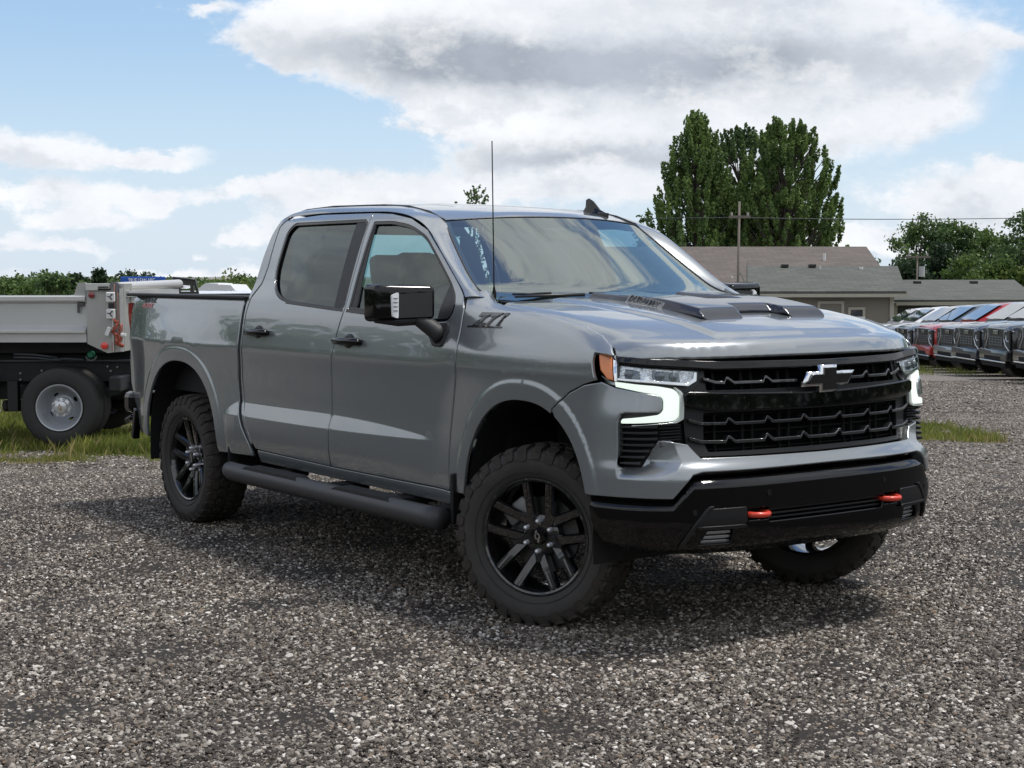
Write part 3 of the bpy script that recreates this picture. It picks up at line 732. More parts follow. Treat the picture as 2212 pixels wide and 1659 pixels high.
# lower black bumper
BTs = [0, .69, .735, .757, .822, 1.006, 1.3]; BTz = [.756, .752, .744, .732, .655, .657, .656]
def lowbump(s, z, off=0.):
    e = np.interp(np.abs(s), BTs, BTz)-z
    r = .034*np.clip(1-e/.034, 0, 1)**1.2+.02*ss(.47, .40, z)
    return front(s, z, off+.004-r)
half = [(0, .408), (.45, .412), (.785, .420), (.935, .424), (1.08, .442), (1.150, .468), (1.19, .51), (1.212, .563), (sx(.503), .62), (sx(.503), .655), (1.006, .656), (.822, .654), (.757, .731), (.735, .744), (.69, .751), (0, .755)]
hole_c = fillet([(-.36, .548), (.36, .548), (.372, .60), (.355, .606), (-.355, .606), (-.372, .60)], .008)
hooks_h = [fillet([(sg*.42-.055, .560), (sg*.42+.055, .560), (sg*.42+.055, .612), (sg*.42-.055, .612)], .008) for sg in (-1, 1)]
foghole = [fillet([(sg*.555, .462), (sg*.712, .462), (sg*.672, .527), (sg*.545, .527)], .006) for sg in (-1, 1)]
lb = panel('black_bumper', mir(half), lowbump, GBLK, T, holes=[hole_c]+hooks_h+foghole, step=.018, th=.06, bev=.005)
def fp(outl, off, mat, name, parent=T, fn=front, th=.012, bev=.002, step=.03, holes=()): return panel(name, outl, fn, mat, parent, off=off, th=th, bev=bev, step=step, holes=holes)
def low(s, z, off=0.): return lowbump(s, z, off)
# satin valance over the bumper, its raised edge and the fog lamps
for sg in (-1, 1):
    q = lambda L: [(sg*s, z) for s, z in L]
    fp(q([(.728, .548), (.668, .612), (.652, .622), (.492, .623), (.486, .560), (.50, .549)]), .008, SBLK, 'valance_panel', lb, low)
    fp(q([(.790, .450), (.806, .456), (.744, .552), (.690, .618), (.668, .634), (.650, .634), (.655, .624), (.670, .616), (.728, .548)]), .012, SBLK, 'valance_edge', lb, low)
    fp(q([(.728, .548), (.50, .549), (.488, .536), (.500, .533), (.722, .536)]), .016, SBLK, 'valance_lip', lb, low)
    pk = fp(q([(.54, .458), (.715, .458), (.672, .532), (.535, .532)]), -.045, MBLK, 'fog_lamp_pocket', lb, low)
    for k in range(3):
        z = .474+.021*k; w = .706-(z-.46)*.60
        fp(q([(.553, z-.0065), (w, z-.0065), (w-.006, z+.0065), (.551, z+.0065)]), -.018, prin('fog_lens', (.35, .36, .37), .12, .6, coat=1, bump=(60, .5, .004)), 'fog_lamp', lb, low, th=.02)
    # tow hooks: red forged loops
    m = MB(); c0 = front(np.array(sg*.42), np.array(.586)); P = []
    for k in range(14):
        t = -math.pi*.5+math.pi*k/13
        P.append((float(c0[0])-.010+.050*math.cos(t), float(c0[1])+.050*math.sin(t), .587))
    P = [(P[0][0]-.06, P[0][1], .587)]+P+[(P[-1][0]-.06, P[-1][1], .587)]
    m.tube(P, .0125, 10, flat=1.0); m.build('tow_hook', REDP, T, smooth=True)
fp([(-.62, .53), (.62, .53), (.62, .62), (-.62, .62)], -.055, MBLK, 'lower_grille_backing', lb)
for z in (.561, .580, .599): fp([(-.355, z-.0035), (.355, z-.0035), (.355, z+.0045), (-.355, z+.0045)], -.010, SBLK, 'lower_grille_bar', lb, th=.03)
for s, z in ((.367, .676), (-.367, .674), (.735, .608), (-.735, .608)):
    m = MB(); x, y, _ = lowbump(np.array(s), np.array(z)); pts = []
    m.tube([(float(x)-.004, float(y), z), (float(x)+.0035, float(y), z)], .0125, 16)
    m.build('parking_sensor', prin('sensor', (.012, .012, .013), .12), lb, auto=40)
# skid plate and air dam underneath
m = MB(); m.box((.52, 0, .42), (.40, 1.1, .03), bev=.01, ry=.05); m.build('skid_plate', MBLK, T)

# black tub behind everything at the front
fp(mir([(0, .80), (1.08, .79), (1.155, .95), (1.20, 1.14), (1.215, 1.27), (.6, 1.238), (0, 1.232)]), -.085, MBLK, 'front_carrier', th=.03)
# gloss trim between hood and grille
fp(mir([(0, 1.207), (.60, 1.208), (.684, 1.214), (1.108, 1.240), (1.119, 1.268), (.62, 1.247), (0, 1.240)]), .012, GBLK, 'upper_trim', th=.05, bev=.006, step=.02)
# grille surround and middle bar
grille = empty('grille', (0, 0, 0), T)
def fg(outl, off, mat, name, **k):
    return fp(outl, off, mat, name, grille, **k)
fg(mir([(0, 1.026), (.60, 1.030), (.735, 1.052), (.758, 1.062), (.765, 1.108), (.735, 1.118), (.46, 1.110), (0, 1.098)]), .012, GBLK, 'grille_bar', th=.05, bev=.008, step=.02)
fg(mir([(0, .832), (.686, .837), (.742, .893), (.762, 1.05), (.765, 1.11), (.70, 1.13), (.70, 1.212), (0, 1.206)]), -.030, SBLK, 'grille_surround', th=.03,
   holes=[fillet([(-.63, 1.118), (.63, 1.118), (.635, 1.198), (-.635, 1.198)], .01), fillet([(-.63, .855), (.63, .855), (.648, .90), (.648, 1.02), (-.648, 1.02), (-.648, .90)], .01)])
fg([(-.70, .84), (.70, .84), (.70, 1.205), (-.70, 1.205)], -.075, prin('grille_mesh_back', (.004, .004, .004), .9, spec=.1), 'grille_backing')
for k in range(-4, 5):
    for e in (-.028, .028):
        s = .2075*k+e+(.014 if k else 0.)
        if abs(s) > .63: continue
        for z0, z1 in ((.85, 1.025), (1.115, 1.20)):
            fg([(s-.006, z0), (s+.006, z0), (s+.006, z1), (s-.006, z1)], -.046, MBLK, 'grille_mesh_bar', th=.02, bev=.001)
for z in (.862, .936, 1.010):
    fg([(-.64, z-.003), (.64, z-.003), (.64, z+.003), (-.64, z+.003)], -.055, MBLK, 'grille_mesh_bar', th=.015, bev=.001)
def wave(z, smax, gap=0., thick=.0105):
    for sg in (-1, 1):
        pk = [.118+.2075*k for k in range(4)]
        L = [(gap if gap else 0., z)]
        for p in pk:
            if p > smax-.03 or p < gap+.03: continue
            L += [(p-.034, z+.0005), (p-.006, z+.020), (p+.004, z+.021), (p+.014, z+.001)]
        L += [(smax-.06, z+.004), (smax, z+.020)]
        top = [(s, q+thick) for s, q in L]; bot = [(s, q-.003) for s, q in L]
        poly = [(sg*s, q) for s, q in bot+top[::-1]]
        fg(poly, -.002, prin('grille_gloss', (.030, .031, .034), .22, .3, coat=1), 'grille_wave_bar', th=.040, bev=.003, step=.05)
wave(1.146, .655, .15); wave(.971, .735); wave(.893, .730)
# emblem
def emb(pts, off, mat, name, par, th, bev):
    c0 = front(np.array(0.), np.array(1.15))
    def fn(y, z, o=0.): return float(c0[0])+.045+o+0*y, y+0*z, z+0*y
    return panel(name, pts, fn, mat, par, off=off, th=th, bev=bev, step=.05)
def bow(w, h, a, b, sk, cx=0., cz=1.155):
    # w half width, h half height, a half width of the centre block, b half height of the arms
    L = [(-w+sk, -b), (-a-.004, -b), (-a+.002, -h), (a+.002, -h), (a+.004, -b), (w-sk*.2, -b), (w, b), (a+.004, b), (a-.002, h), (-a-.004, h), (-a-.004, b), (-w, b)]
    L = [(-w, -b), (-a, -b), (-a, -h), (a, -h), (a, -b), (w-sk, -b), (w, b), (a, b), (a, h), (-a, h), (-a, b), (-w+sk, b)]
    return [(cx+x, cz+z) for x, z in L]
eb = emb(bow(.165, .060, .052, .032, .040), .0, CHR, 'emblem', T, .028, .013)
emb(bow(.146, .049, .040, .0205, .036), .0035, BADB, 'emblem_face', eb, .006, .002)

# ---- head lamps
for sg in (1, -1):
    q = lambda L: [(sg*s, z) for s, z in L]
    hl = fp(q([(1.196, 1.284), (1.193, 1.245), (1.185, 1.203), (1.158, 1.155), (1.11, 1.131), (.916, 1.107), (.874, 1.095), (.865, 1.06), (.87, 1.04), (1.06, 1.028), (1.082, 1.01), (1.084, .982), (.80, .985), (.765, 1.0), (.755, 1.10), (.70, 1.12), (.668, 1.15), (.662, 1.205), (1.10, 1.243), (1.112, 1.268), (1.12, 1.280)])[::-1], -.022, SBLK, 'headlight', th=.03, bev=.003)
    hl.name = 'headlight'
    fp(q([(1.1925, 1.275), (1.143, 1.270), (1.122, 1.164), (1.148, 1.168), (1.179, 1.208)]), -.002, AMB, 'amber_marker', hl, th=.012, bev=.004)
    fp(q([(1.141, 1.270), (1.122, 1.268), (1.106, 1.162), (1.120, 1.158)]), -.006, CHR, 'lamp_chrome_strip', hl, th=.012, bev=.002)
    fp(q([(1.180, 1.185), (1.150, 1.148), (1.09, 1.134), (1.10, 1.150), (1.14, 1.160)]), -.010, DCHR, 'lamp_chrome_strip', hl, th=.012, bev=.002)
    # bowl, projectors and the clear lens over them
    fp(q([(1.104, 1.226), (.686, 1.200), (.695, 1.165), (.737, 1.143), (.948, 1.160), (1.104, 1.166)]), -.016, prin('lamp_silver', (.74, .76, .79), .14, .8, bump=(42, .9, .014)), 'lamp_bowl', hl, th=.006)
    for (a, b) in ((.985, 1.075), (.775, .925)):
        fp(q([(b, 1.214 if b > 1 else 1.207), (a+.006, 1.205 if b > 1 else 1.196), (a, 1.172 if b > 1 else 1.156), (b-.006, 1.172)]), -.012, prin('lamp_bezel', (.16, .18, .20), .12, .7), 'lamp_bezel', hl, th=.012)
    for s0, z0, rr in ((1.045, 1.190, .022), (.885, 1.182, .022), (.815, 1.177, .020)):
        x, y, _ = front(np.array(sg*s0), np.array(z0), -.010); m = MB(); nx = .80; ny = sg*.55
        L = []; 
        m.tube([(float(x)-.02*nx, float(y)-.02*ny, z0), (float(x), float(y), z0), (float(x)+.006*nx, float(y)+.006*ny, z0), (float(x)+.010*nx, float(y)+.010*ny, z0)], [rr, rr, rr*.85, rr*.4], 18)
        m.build('projector', prin('projector_glass', (.12, .14, .16), .03, .3, coat=1), hl, smooth=True)
    # chrome edge along the bottom of the lens, with the centre rib
    fp(q([(1.106, 1.165), (1.104, 1.174), (.965, 1.170), (.955, 1.185), (.940, 1.185), (.930, 1.168), (.740, 1.154), (.706, 1.172), (.700, 1.198), (.684, 1.198), (.690, 1.160), (.735, 1.139), (.948, 1.157)]), -.003, CHR, 'lamp_chrome_edge', hl, th=.014, bev=.002)
    fp(q([(1.110, 1.230), (.680, 1.203), (.690, 1.160), (.737, 1.139), (.948, 1.158), (1.110, 1.164)]), .003, LENS, 'lamp_lens', hl, th=.004, bev=.003)
    # C-shaped running light
    d = fillet(q([(1.118, 1.158), (.90, 1.143), (.812, 1.129), (.784, 1.105), (.789, 1.008), (.818, .993), (1.074, .983), (1.069, 1.003), (.884, 1.022), (.862, 1.04), (.862, 1.092), (.90, 1.108), (1.112, 1.137)]), [0, .02, .02, .02, .02, .02, .01, .01, .02, .02, .02, .02, 0])
    fp(d, -.006, DRL, 'running_light', hl, th=.015, bev=.003)
    fp(fillet(q([(.812, 1.140), (.775, 1.120), (.758, 1.10), (.762, 1.0), (.80, .984), (1.02, .976), (.82, .989), (.787, 1.005), (.781, 1.107)]), .008), -.003, prin('lamp_edge_clear', (.62, .66, .63), .12, coat=1), 'running_light_edge', hl, th=.014, bev=.002)
    # vent under the lamp: stacked slats
    vt = fp(q([(1.082, .982), (1.076, .808), (1.066, .795), (.975, .795), (.876, .915), (.74, .893), (.765, .99)]), -.055, MBLK, 'side_vent', th=.01)
    for k in range(7):
        z = .968-.0255*k
        s_in = .892 if z > .912 else .892+(.912-z)*.84
        fp(q([(1.076, z-.004), (1.076, z+.0045), (s_in, z+.0075), (s_in+.004, z-.004)]), -.016, SBLK, 'vent_slat', vt, th=.028, bev=.002)
        if k < 4:
            for dz in (0, .011): fp(q([(.884, z-.002+dz-.006), (.884, z+.002+dz-.006), (.772, z+.004+dz-.006), (.772, z+dz-.006)]), -.022, SBLK, 'vent_slat', vt, th=.012, bev=.001)

# ---- badges
def side_text(txt, size, x0, z0, fn, off, mat, name, parent, shear=.3, bold=0., ext=.003, sx_=1., ang=0.):
    V, F = text_mesh(txt, size, ext, shear, bold, spacing=1.18 if txt == 'Z71' else 1.05)
    u = V[:, 0]*sx_; w = V[:, 1]; ca, sa = math.cos(ang), math.sin(ang)
    X = x0+u*ca-w*sa; Z = z0+u*sa+w*ca
    P = np.stack(fn(X, Z, off), 1); N = surface_normal(fn, X, Z, off)
    return mk(name, P+N*V[:, 2:3], F, mat, parent)
bz = panel('model_badge', [(-.506, 1.363), (-.219, 1.366), (-.212, 1.374), (-.496, 1.373)], fender, BADB, T, off=.004, th=.006, bev=.0015)
side_text('Z71', .082, -.335, 1.398, fender, .003, BADB, 'badge_outline', bz, shear=.38, bold=.0055, ext=.003, sx_=1.50)
side_text('Z71', .074, -.335, 1.398, fender, .0062, BADG, 'badge_lettering', bz, shear=.38, bold=-.001, ext=.0012, sx_=1.62)
m1 = side_text('TRAIL', .040, -4.42, 1.441, side, .003, prin('decal_dark', (.015, .018, .024), .4), 'decal_lettering', T, shear=.4, bold=.002, ext=.0003, sx_=2.2)
side_text('BOSS', .040, -4.45, 1.406, side, .003, prin('decal_red', (.62, .22, .22), .4), 'decal_lettering', T, shear=.4, bold=.002, ext=.0003, sx_=2.2)
def flank(x, q, off=0.):
    # x along the hood, q across the flank of the slab
    y = -(.418-.0*x)+q*.8
    X, Y, Z = slabZ(x, y); return X, Y, Z+off
fb_ = panel('scoop_badge_plate', [(.02, -.002), (.27, -.002), (.27, .040), (.02, .042)], flank, prin('scoop_plate', (.17, .175, .18), .4, .3), slab, off=.003, th=.004, bev=.001, step=.02)
V, F = text_mesh('DURAMAX', .044, .004, .15, .0006, spacing=1.06)
X = .14+V[:, 0]*.95; Q = .021+V[:, 1]*.80; P = np.stack(flank(X, Q, .006), 1)+V[:, 2:3]*[0, -.6, .6]
mk('badge_lettering', P, F, BADB, slab)

# ---- door handles
for (x0, z0) in ((-1.615, 1.256), (-2.700, 1.273)):
    for sg in (-1, 1):
        m = MB(); yy = float(sideY(x0, z0))
        def dome(rx, rz, zc, h, mi):
            V = []; F = []; n = 20
            for r_, hh in ((1, -.004), (.92, h*.5), (.7, h*.9), (.3, h)):
                V += [(x0+rx*r_*math.cos(ARC*k/n), sg*(yy+hh), zc+rz*r_*math.sin(ARC*k/n)) for k in range(n)]
            for q_ in range(3): F += [(q_*n+k, q_*n+(k+1) % n, (q_+1)*n+(k+1) % n, (q_+1)*n+k) for k in range(n)]
            F.append(tuple(range(3*n, 4*n))); m.add(V, F, mi)
        dome(.055, .043, z0, .008, 1)
        m.tube([(x0-.128, sg*(yy-.002), z0-.003), (x0-.115, sg*(yy+.026), z0), (x0-.04, sg*(yy+.036), z0+.002), (x0+.06, sg*(yy+.036), z0+.004), (x0+.118, sg*(yy+.028), z0+.003), (x0+.132, sg*(yy-.002), z0)], [.016, .019, .019, .019, .019, .014], 12, 0)
        m.build('door_handle', [GBLK, SBLK], T, smooth=True)

# ---- mirrors
def loft_box(secs, n=None):
    pass
for sg in (-1, 1):
    m = MB()
    # housing: rounded box, slightly swept back towards its outer end
    bm = bmesh.new(); bmesh.ops.create_cube(bm, size=1)
    for v in bm.verts:
        yo = v.co.y+.5      # 0 inner, 1 outer
        x = -.795+v.co.x*.13-.075*yo; y = .995+yo*.30; z = (1.478 if v.co.z < 0 else 1.478)+v.co.z*(.178+.012*yo)
        if v.co.x > 0: z = 1.478+(z-1.478)*.93
        v.co = Vector((x, y, z))
    bmesh.ops.bevel(bm, geom=bm.edges[:], offset=.028, segments=4, affect='EDGES', profile=.55)
    bm.verts.index_update()
    m.add([(v.co.x, sg*v.co.y, v.co.z) for v in bm.verts], [[v.index for v in f.verts] for f in bm.faces]); bm.free()
    mo = m.build('side_mirror', GBLK, T, auto=50)
    m = MB()   # lower shell
    m.tube([(-.80, sg*1.04, 1.395), (-.835, sg*1.15, 1.392), (-.868, sg*1.262, 1.398)], [.050, .056, .035], 12, flat=.55)
    m.build('mirror_lower_shell', TEXB, mo, smooth=True)
    m = MB(); V = []
    m.prism([(1.02, 1.410), (1.185, 1.405), (1.190, 1.520), (1.02, 1.527)], lambda y, z: (-.722-.075*(y-.995)/.30, sg*y, z), lambda y, z: (-.760-.075*(y-.995)/.30, sg*y, z))
    m.build('mirror_cap', TEXB, mo)
    m = MB(); m.prism(fillet([(1.192, 1.402), (1.218, 1.412), (1.222, 1.516), (1.190, 1.530)], .008), lambda y, z: (-.714-.075*(y-.995)/.30, sg*y, z), lambda y, z: (-.755-.075*(y-.995)/.30, sg*y, z))
    ml = m.build('mirror_lamp', prin('mirror_lamp_white', (.78, .79, .80), .15, coat=1, emit=(.9, .95, 1), es=.12), mo)
    m = MB()
    for k in range(4): m.box((-.712-.052, sg*1.208, 1.440+.020*k), (.006, .022, .006))
    m.build('mirror_lamp_rib', prin('mirror_lamp_grey', (.22, .23, .25), .3), mo)
    m = MB()   # arm down to the door
    m.tube([(-.80, sg*1.08, 1.41), (-.775, sg*1.03, 1.375), (-.745, sg*.985, 1.335), (-.730, sg*.965, 1.31)], [.040, .050, .055, .060], 12, flat=.8)
    m.build('mirror_arm', TEXB, mo, smooth=True)
    mb_ = panel('mirror_base', fillet([(-.90, 1.372), (-.665, 1.385), (-.652, 1.345), (-.69, 1.262), (-.78, 1.262), (-.835, 1.32)], .02), side if sg < 0 else (lambda x, z, o=0.: (x, sideY(x, z)+o, z+0*x)), TEXB, mo, off=.012, th=.02, bev=.008) if sg < 0 else None
    m = MB(); m.box((-.905-.03, sg*1.145, 1.48), (.01, .25, .15), rz=-sg*.24); m.build('mirror_glass', CHR, mo)

# ---- antenna, shark fin
m = MB(); m.tube([(-.545, -.775, 1.485), (-.548, -.775, 1.53), (-.55, -.775, 1.56), (-.565, -.775, 2.265)], [.012, .010, .0035, .0028], 8); m.build('antenna', MBLK, T, smooth=True)
m = MB(); fx_, fy_, fz_ = -1.36, .50, 1.955; prof = [(.11, 0, .030), (.06, .012, .042), (.0, .020, .045), (-.06, .022, .044), (-.11, 0, .03)]
n = 12; V = []; F = []
S = [(.125, .002, .004, 0), (.10, .024, .012, .010), (.05, .040, .030, .012), (-.01, .046, .080, .010), (-.05, .046, .100, .009), (-.075, .044, .092, .008), (-.082, .040, .020, .010), (-.12, .020, .010, .01), (-.135, .002, .003, 0)]
for (dx, w, h, tw) in S:
    V += [(fx_+dx, fy_-w, fz_-.015), (fx_+dx, fy_-w*.85, fz_+.010), (fx_+dx, fy_-max(tw, .004), fz_+max(h, .012)*.55), (fx_+dx, fy_-.004, fz_+h), (fx_+dx, fy_+.004, fz_+h), (fx_+dx, fy_+max(tw, .004), fz_+max(h, .012)*.55), (fx_+dx, fy_+w*.85, fz_+.010), (fx_+dx, fy_+w, fz_-.015)]
for i in range(len(S)-1): F += [(i*8+k, i*8+(k+1) % 8, (i+1)*8+(k+1) % 8, (i+1)*8+k) for k in range(8)]
F += [tuple(range(8)), tuple(range((len(S)-1)*8, len(S)*8))]
m.add(V, F); m.build('roof_antenna_fin', GBLK, T, auto=50)

# ---- step bar
for sg in (-1, 1):
    m = MB(); P = [(-3.00, .98, .435), (-2.93, 1.03, .432), (-2.85, 1.065, .428)]+[(x, 1.075, .425-.012*(x+2.85)/-2.3*-1) for x in np.linspace(-2.75, -.62, 16)]
    P = [(-2.99, 1.01, .437), (-2.95, 1.055, .432)]+[(x, 1.072, .430) for x in np.linspace(-2.88, -.575, 20)]
    m.tube([(a, sg*b, c) for a, b, c in P], [.038, .052]+[.056]*20, 16); o = m.build('step_bar', STEPM, T, smooth=True)
    for x0, x1 in ((-2.70, -1.98), (-1.62, -.98)):
        m = MB(); m.prism([(x0, .468), (x0+.07, .4905), (x1-.07, .4905), (x1, .468)], lambda x, z: (x, sg*1.02, z), lambda x, z: (x, sg*1.112, z-.004)); 
        m.build('step_pad', prin('step_pad_rubber', (.020, .020, .020), .7, bump=(300, .6, .002)), o)
    for x in (-2.42, -1.72, -1.08, -.66):
        m = MB(); m.box((x, sg*.97, .455), (.13, .22, .05), bev=.01); m.box((x, sg*.86, .50), (.10, .06, .12)); m.build('step_bracket', MBLK, o)
# mud flaps and inner sills
for sg in (-1, 1):
    m = MB(); m.box((-.560, sg*.965, .53), (.028, .12, .25), bev=.008); m.build('mud_flap', SBLK, T)
    m = MB(); m.box((-3.095, sg*.90, .53), (.03, .20, .30), bev=.01); m.build('mud_flap', MBLK, T)

# ---- hidden structure that closes the gaps: floor, frame rails, axles, bed, engine bay
m = MB()
m.box((-1.75, 0, .60), (2.2, 1.70, .16)); m.box((.10, 0, 1.00), (.9, 1.0, .60)); m.box((-.42, 0, .95), (.10, 1.60, .9))
for sg in (-1, 1):
    m.box((-2.0, sg*.42, .50), (5.4, .08, .16)); m.box((-1.70, sg*.88, .60), (2.25, .06, .20))
    m.box((-2.965, sg*.80, 1.0), (.05, .20, .9))
    for sgx, w in ((-2.958, .02),): m.box((sgx, sg*.925, .98), (.035, .035, .90))
m.tube([(-3.745, -.8, .42), (-3.745, .8, .42)], .05, 10); m.tube([(0, -.7, .42), (0, .7, .42)], .045, 10); m.box((-3.745, .05, .42), (.26, .30, .26), bev=.08); m.box((.05, .1, .44), (.3, .3, .2), bev=.06)
m.box((-2.3, .28, .47), (1.2, .3, .16), bev=.04); m.box((.35, 0, .50), (.5, .9, .06))
m.build('underbody', MBLK, T)
m = MB()   # bed
m.box((-3.87, 0, .86), (1.80, 1.6, .04)); m.box((-3.0, 0, 1.15), (.04, 1.72, .58)); m.box((-4.765, 0, 1.13), (.055, 1.70, .66))
for sg in (-1, 1): m.box((-3.87, sg*.83, 1.14), (1.80, .03, .60))
m.build('bed_tub', prin('bed_liner', (.012, .012, .013), .7), T)
m = MB()
for sg in (-1, 1): m.box((-3.88, sg*.898, 1.478), (1.86, .115, .022), bev=.008)
m.box((-3.0, 0, 1.475), (.07, 1.75, .022), bev=.006); m.box((-4.775, 0, 1.470), (.07, 1.75, .02), bev=.006)
m.build('bed_rail_cap', prin('bed_cap', (.018, .018, .02), .6), T)
for sg in (-1, 1):   # tail lamps and rear bumper
    m = MB(); m.prism([(-4.812, 1.42), (-4.868, 1.415), (-4.875, 1.34), (-4.83, 1.16), (-4.79, 1.10), (-4.785, 1.20)], lambda x, z: (x, sg*.915, z), lambda x, z: (x, sg*.80, z)); m.build('tail_light', REDL, T)
m = MB(); m.box((-4.83, 0, .70), (.12, 1.78, .18), bev=.03)
for sg in (-1, 1):
    m.box((-4.80, sg*.925, .72), (.15, .09, .15), bev=.04); m.box((-4.82, sg*.91, .60), (.12, .10, .04), bev=.018, ry=-.3); m.box((-4.66, sg*.955, .58), (.05, .05, .22), bev=.01, ry=.25)
m.build('rear_bumper', GBLK, T)

# ---- inside of the cab
m = MB(); m.add([(-2.90, -.60, 1.945), (-2.90, .60, 1.945), (-2.955, .80, 1.72), (-2.96, .88, 1.5), (-2.94, .90, .6), (-2.94, -.90, .6), (-2.96, -.88, 1.5), (-2.955, -.80, 1.72)], [])
def quad(a, b, c, d): m.add([a, b, c, d], [(0, 1, 2, 3)])
zt, zb_, yw = 1.87, 1.50, .62
quad((-2.955, -.90, .6), (-2.955, .90, .6), (-2.965, .88, zb_), (-2.965, -.88, zb_)); quad((-2.93, -.62, 1.96), (-2.93, .62, 1.96), (-2.94, .70, zt), (-2.94, -.70, zt))
for sg in (-1, 1): m.add([(-2.965, sg*.88, zb_), (-2.965, sg*yw, zb_), (-2.94, sg*yw, zt), (-2.94, sg*.73, zt)], [(0, 1, 2, 3)])
m.build('cab_back', PAINT, T)
m = MB(); quad((-2.962, -yw, zb_), (-2.962, yw, zb_), (-2.942, yw, zt), (-2.942, -yw, zt)); m.build('rear_window', FARG, T)
m = MB()
m.box((-2.05, 0, 1.93), (1.3, 1.04, .02)); m.box((-1.75, 0, .70), (2.2, 1.66, .06))
m.build('headliner', prin('headliner', (.10, .10, .10), .9), T)
m = MB(); m.box((-.62, 0, 1.30), (.34, 1.56, .24), bev=.05); m.box((-.50, 0, 1.41), (.40, 1.5, .06), bev=.02); m.box((-.83, .02, 1.38), (.06, .28, .18), bev=.02); m.build('dashboard', INT, T)
m = MB()
cw = Vector((-.93, .40, 1.30)); R = Matrix.Rotation(math.radians(-25), 3, 'Y'); P = [cw+R @ Vector((0, .19*math.cos(ARC*k/24), .19*math.sin(ARC*k/24))) for k in range(25)]
m.tube(P, .014, 8, caps=False); m.tube([cw, cw+Vector((.30, 0, -.10))], .03, 8); m.tube([cw+R @ Vector((0, -.18, 0)), cw, cw+R @ Vector((0, .18, 0))], .018, 6); m.tube([cw, cw+R @ Vector((0, 0, -.18))], .018, 6); m.box(tuple(cw), (.05, .13, .11), bev=.02)
m.build('steering_wheel', INT, T, smooth=True)
for (x, y) in ((-1.42, -.42), (-1.42, .42), (-2.42, -.45), (-2.42, .45), (-2.42, 0)):
    m = MB(); w = .54 if x > -2 else .46
    m.box((x, y, .98), (.52, w, .20), bev=.06); m.box((x-.30, y, 1.27), (.15, w, .58), bev=.06, ry=-.22); m.box((x-.40, y, 1.645), (.10, .26, .19), bev=.04, ry=-.15)
    m.tube([(x-.37, y-.06, 1.5), (x-.39, y-.06, 1.62)], .008, 6); m.tube([(x-.37, y+.06, 1.5), (x-.39, y+.06, 1.62)], .008, 6)
    m.build('seat', INTG, T, auto=40)
m = MB(); m.box((-1.02, 0, 1.83), (.03, .25, .07), bev=.015); m.box((-1.16, 0, 1.86), (.05, .08, .10)); m.build('rear_view_mirror', INT, T)
# inner door skins keep light out of the doors
for sg in (-1, 1):
    m = MB(); m.add([(-2.90, sg*.86, .60), (-.62, sg*.86, .60), (-.62, sg*.87, 1.37), (-2.90, sg*.87, 1.41)], [(0, 1, 2, 3)]); m.add([(-2.90, sg*.87, 1.41), (-.62, sg*.87, 1.37), (-.62, sg*.93, 1.37), (-2.90, sg*.93, 1.41)], [(0, 1, 2, 3)]); m.build('door_card', INT, T)
# ------------------------------------------------------------------ wheels
def revolve(prof, n=72):
    V = []; F = []; k = len(prof)
    for i in range(n):
        a = ARC*i/n; V += [(r*math.cos(a), y, r*math.sin(a)) for y, r in prof]
    for i in range(n):
        for j in range(k-1): F.append((i*k+j, i*k+j+1, ((i+1) % n)*k+j+1, ((i+1) % n)*k+j))
    return V, F
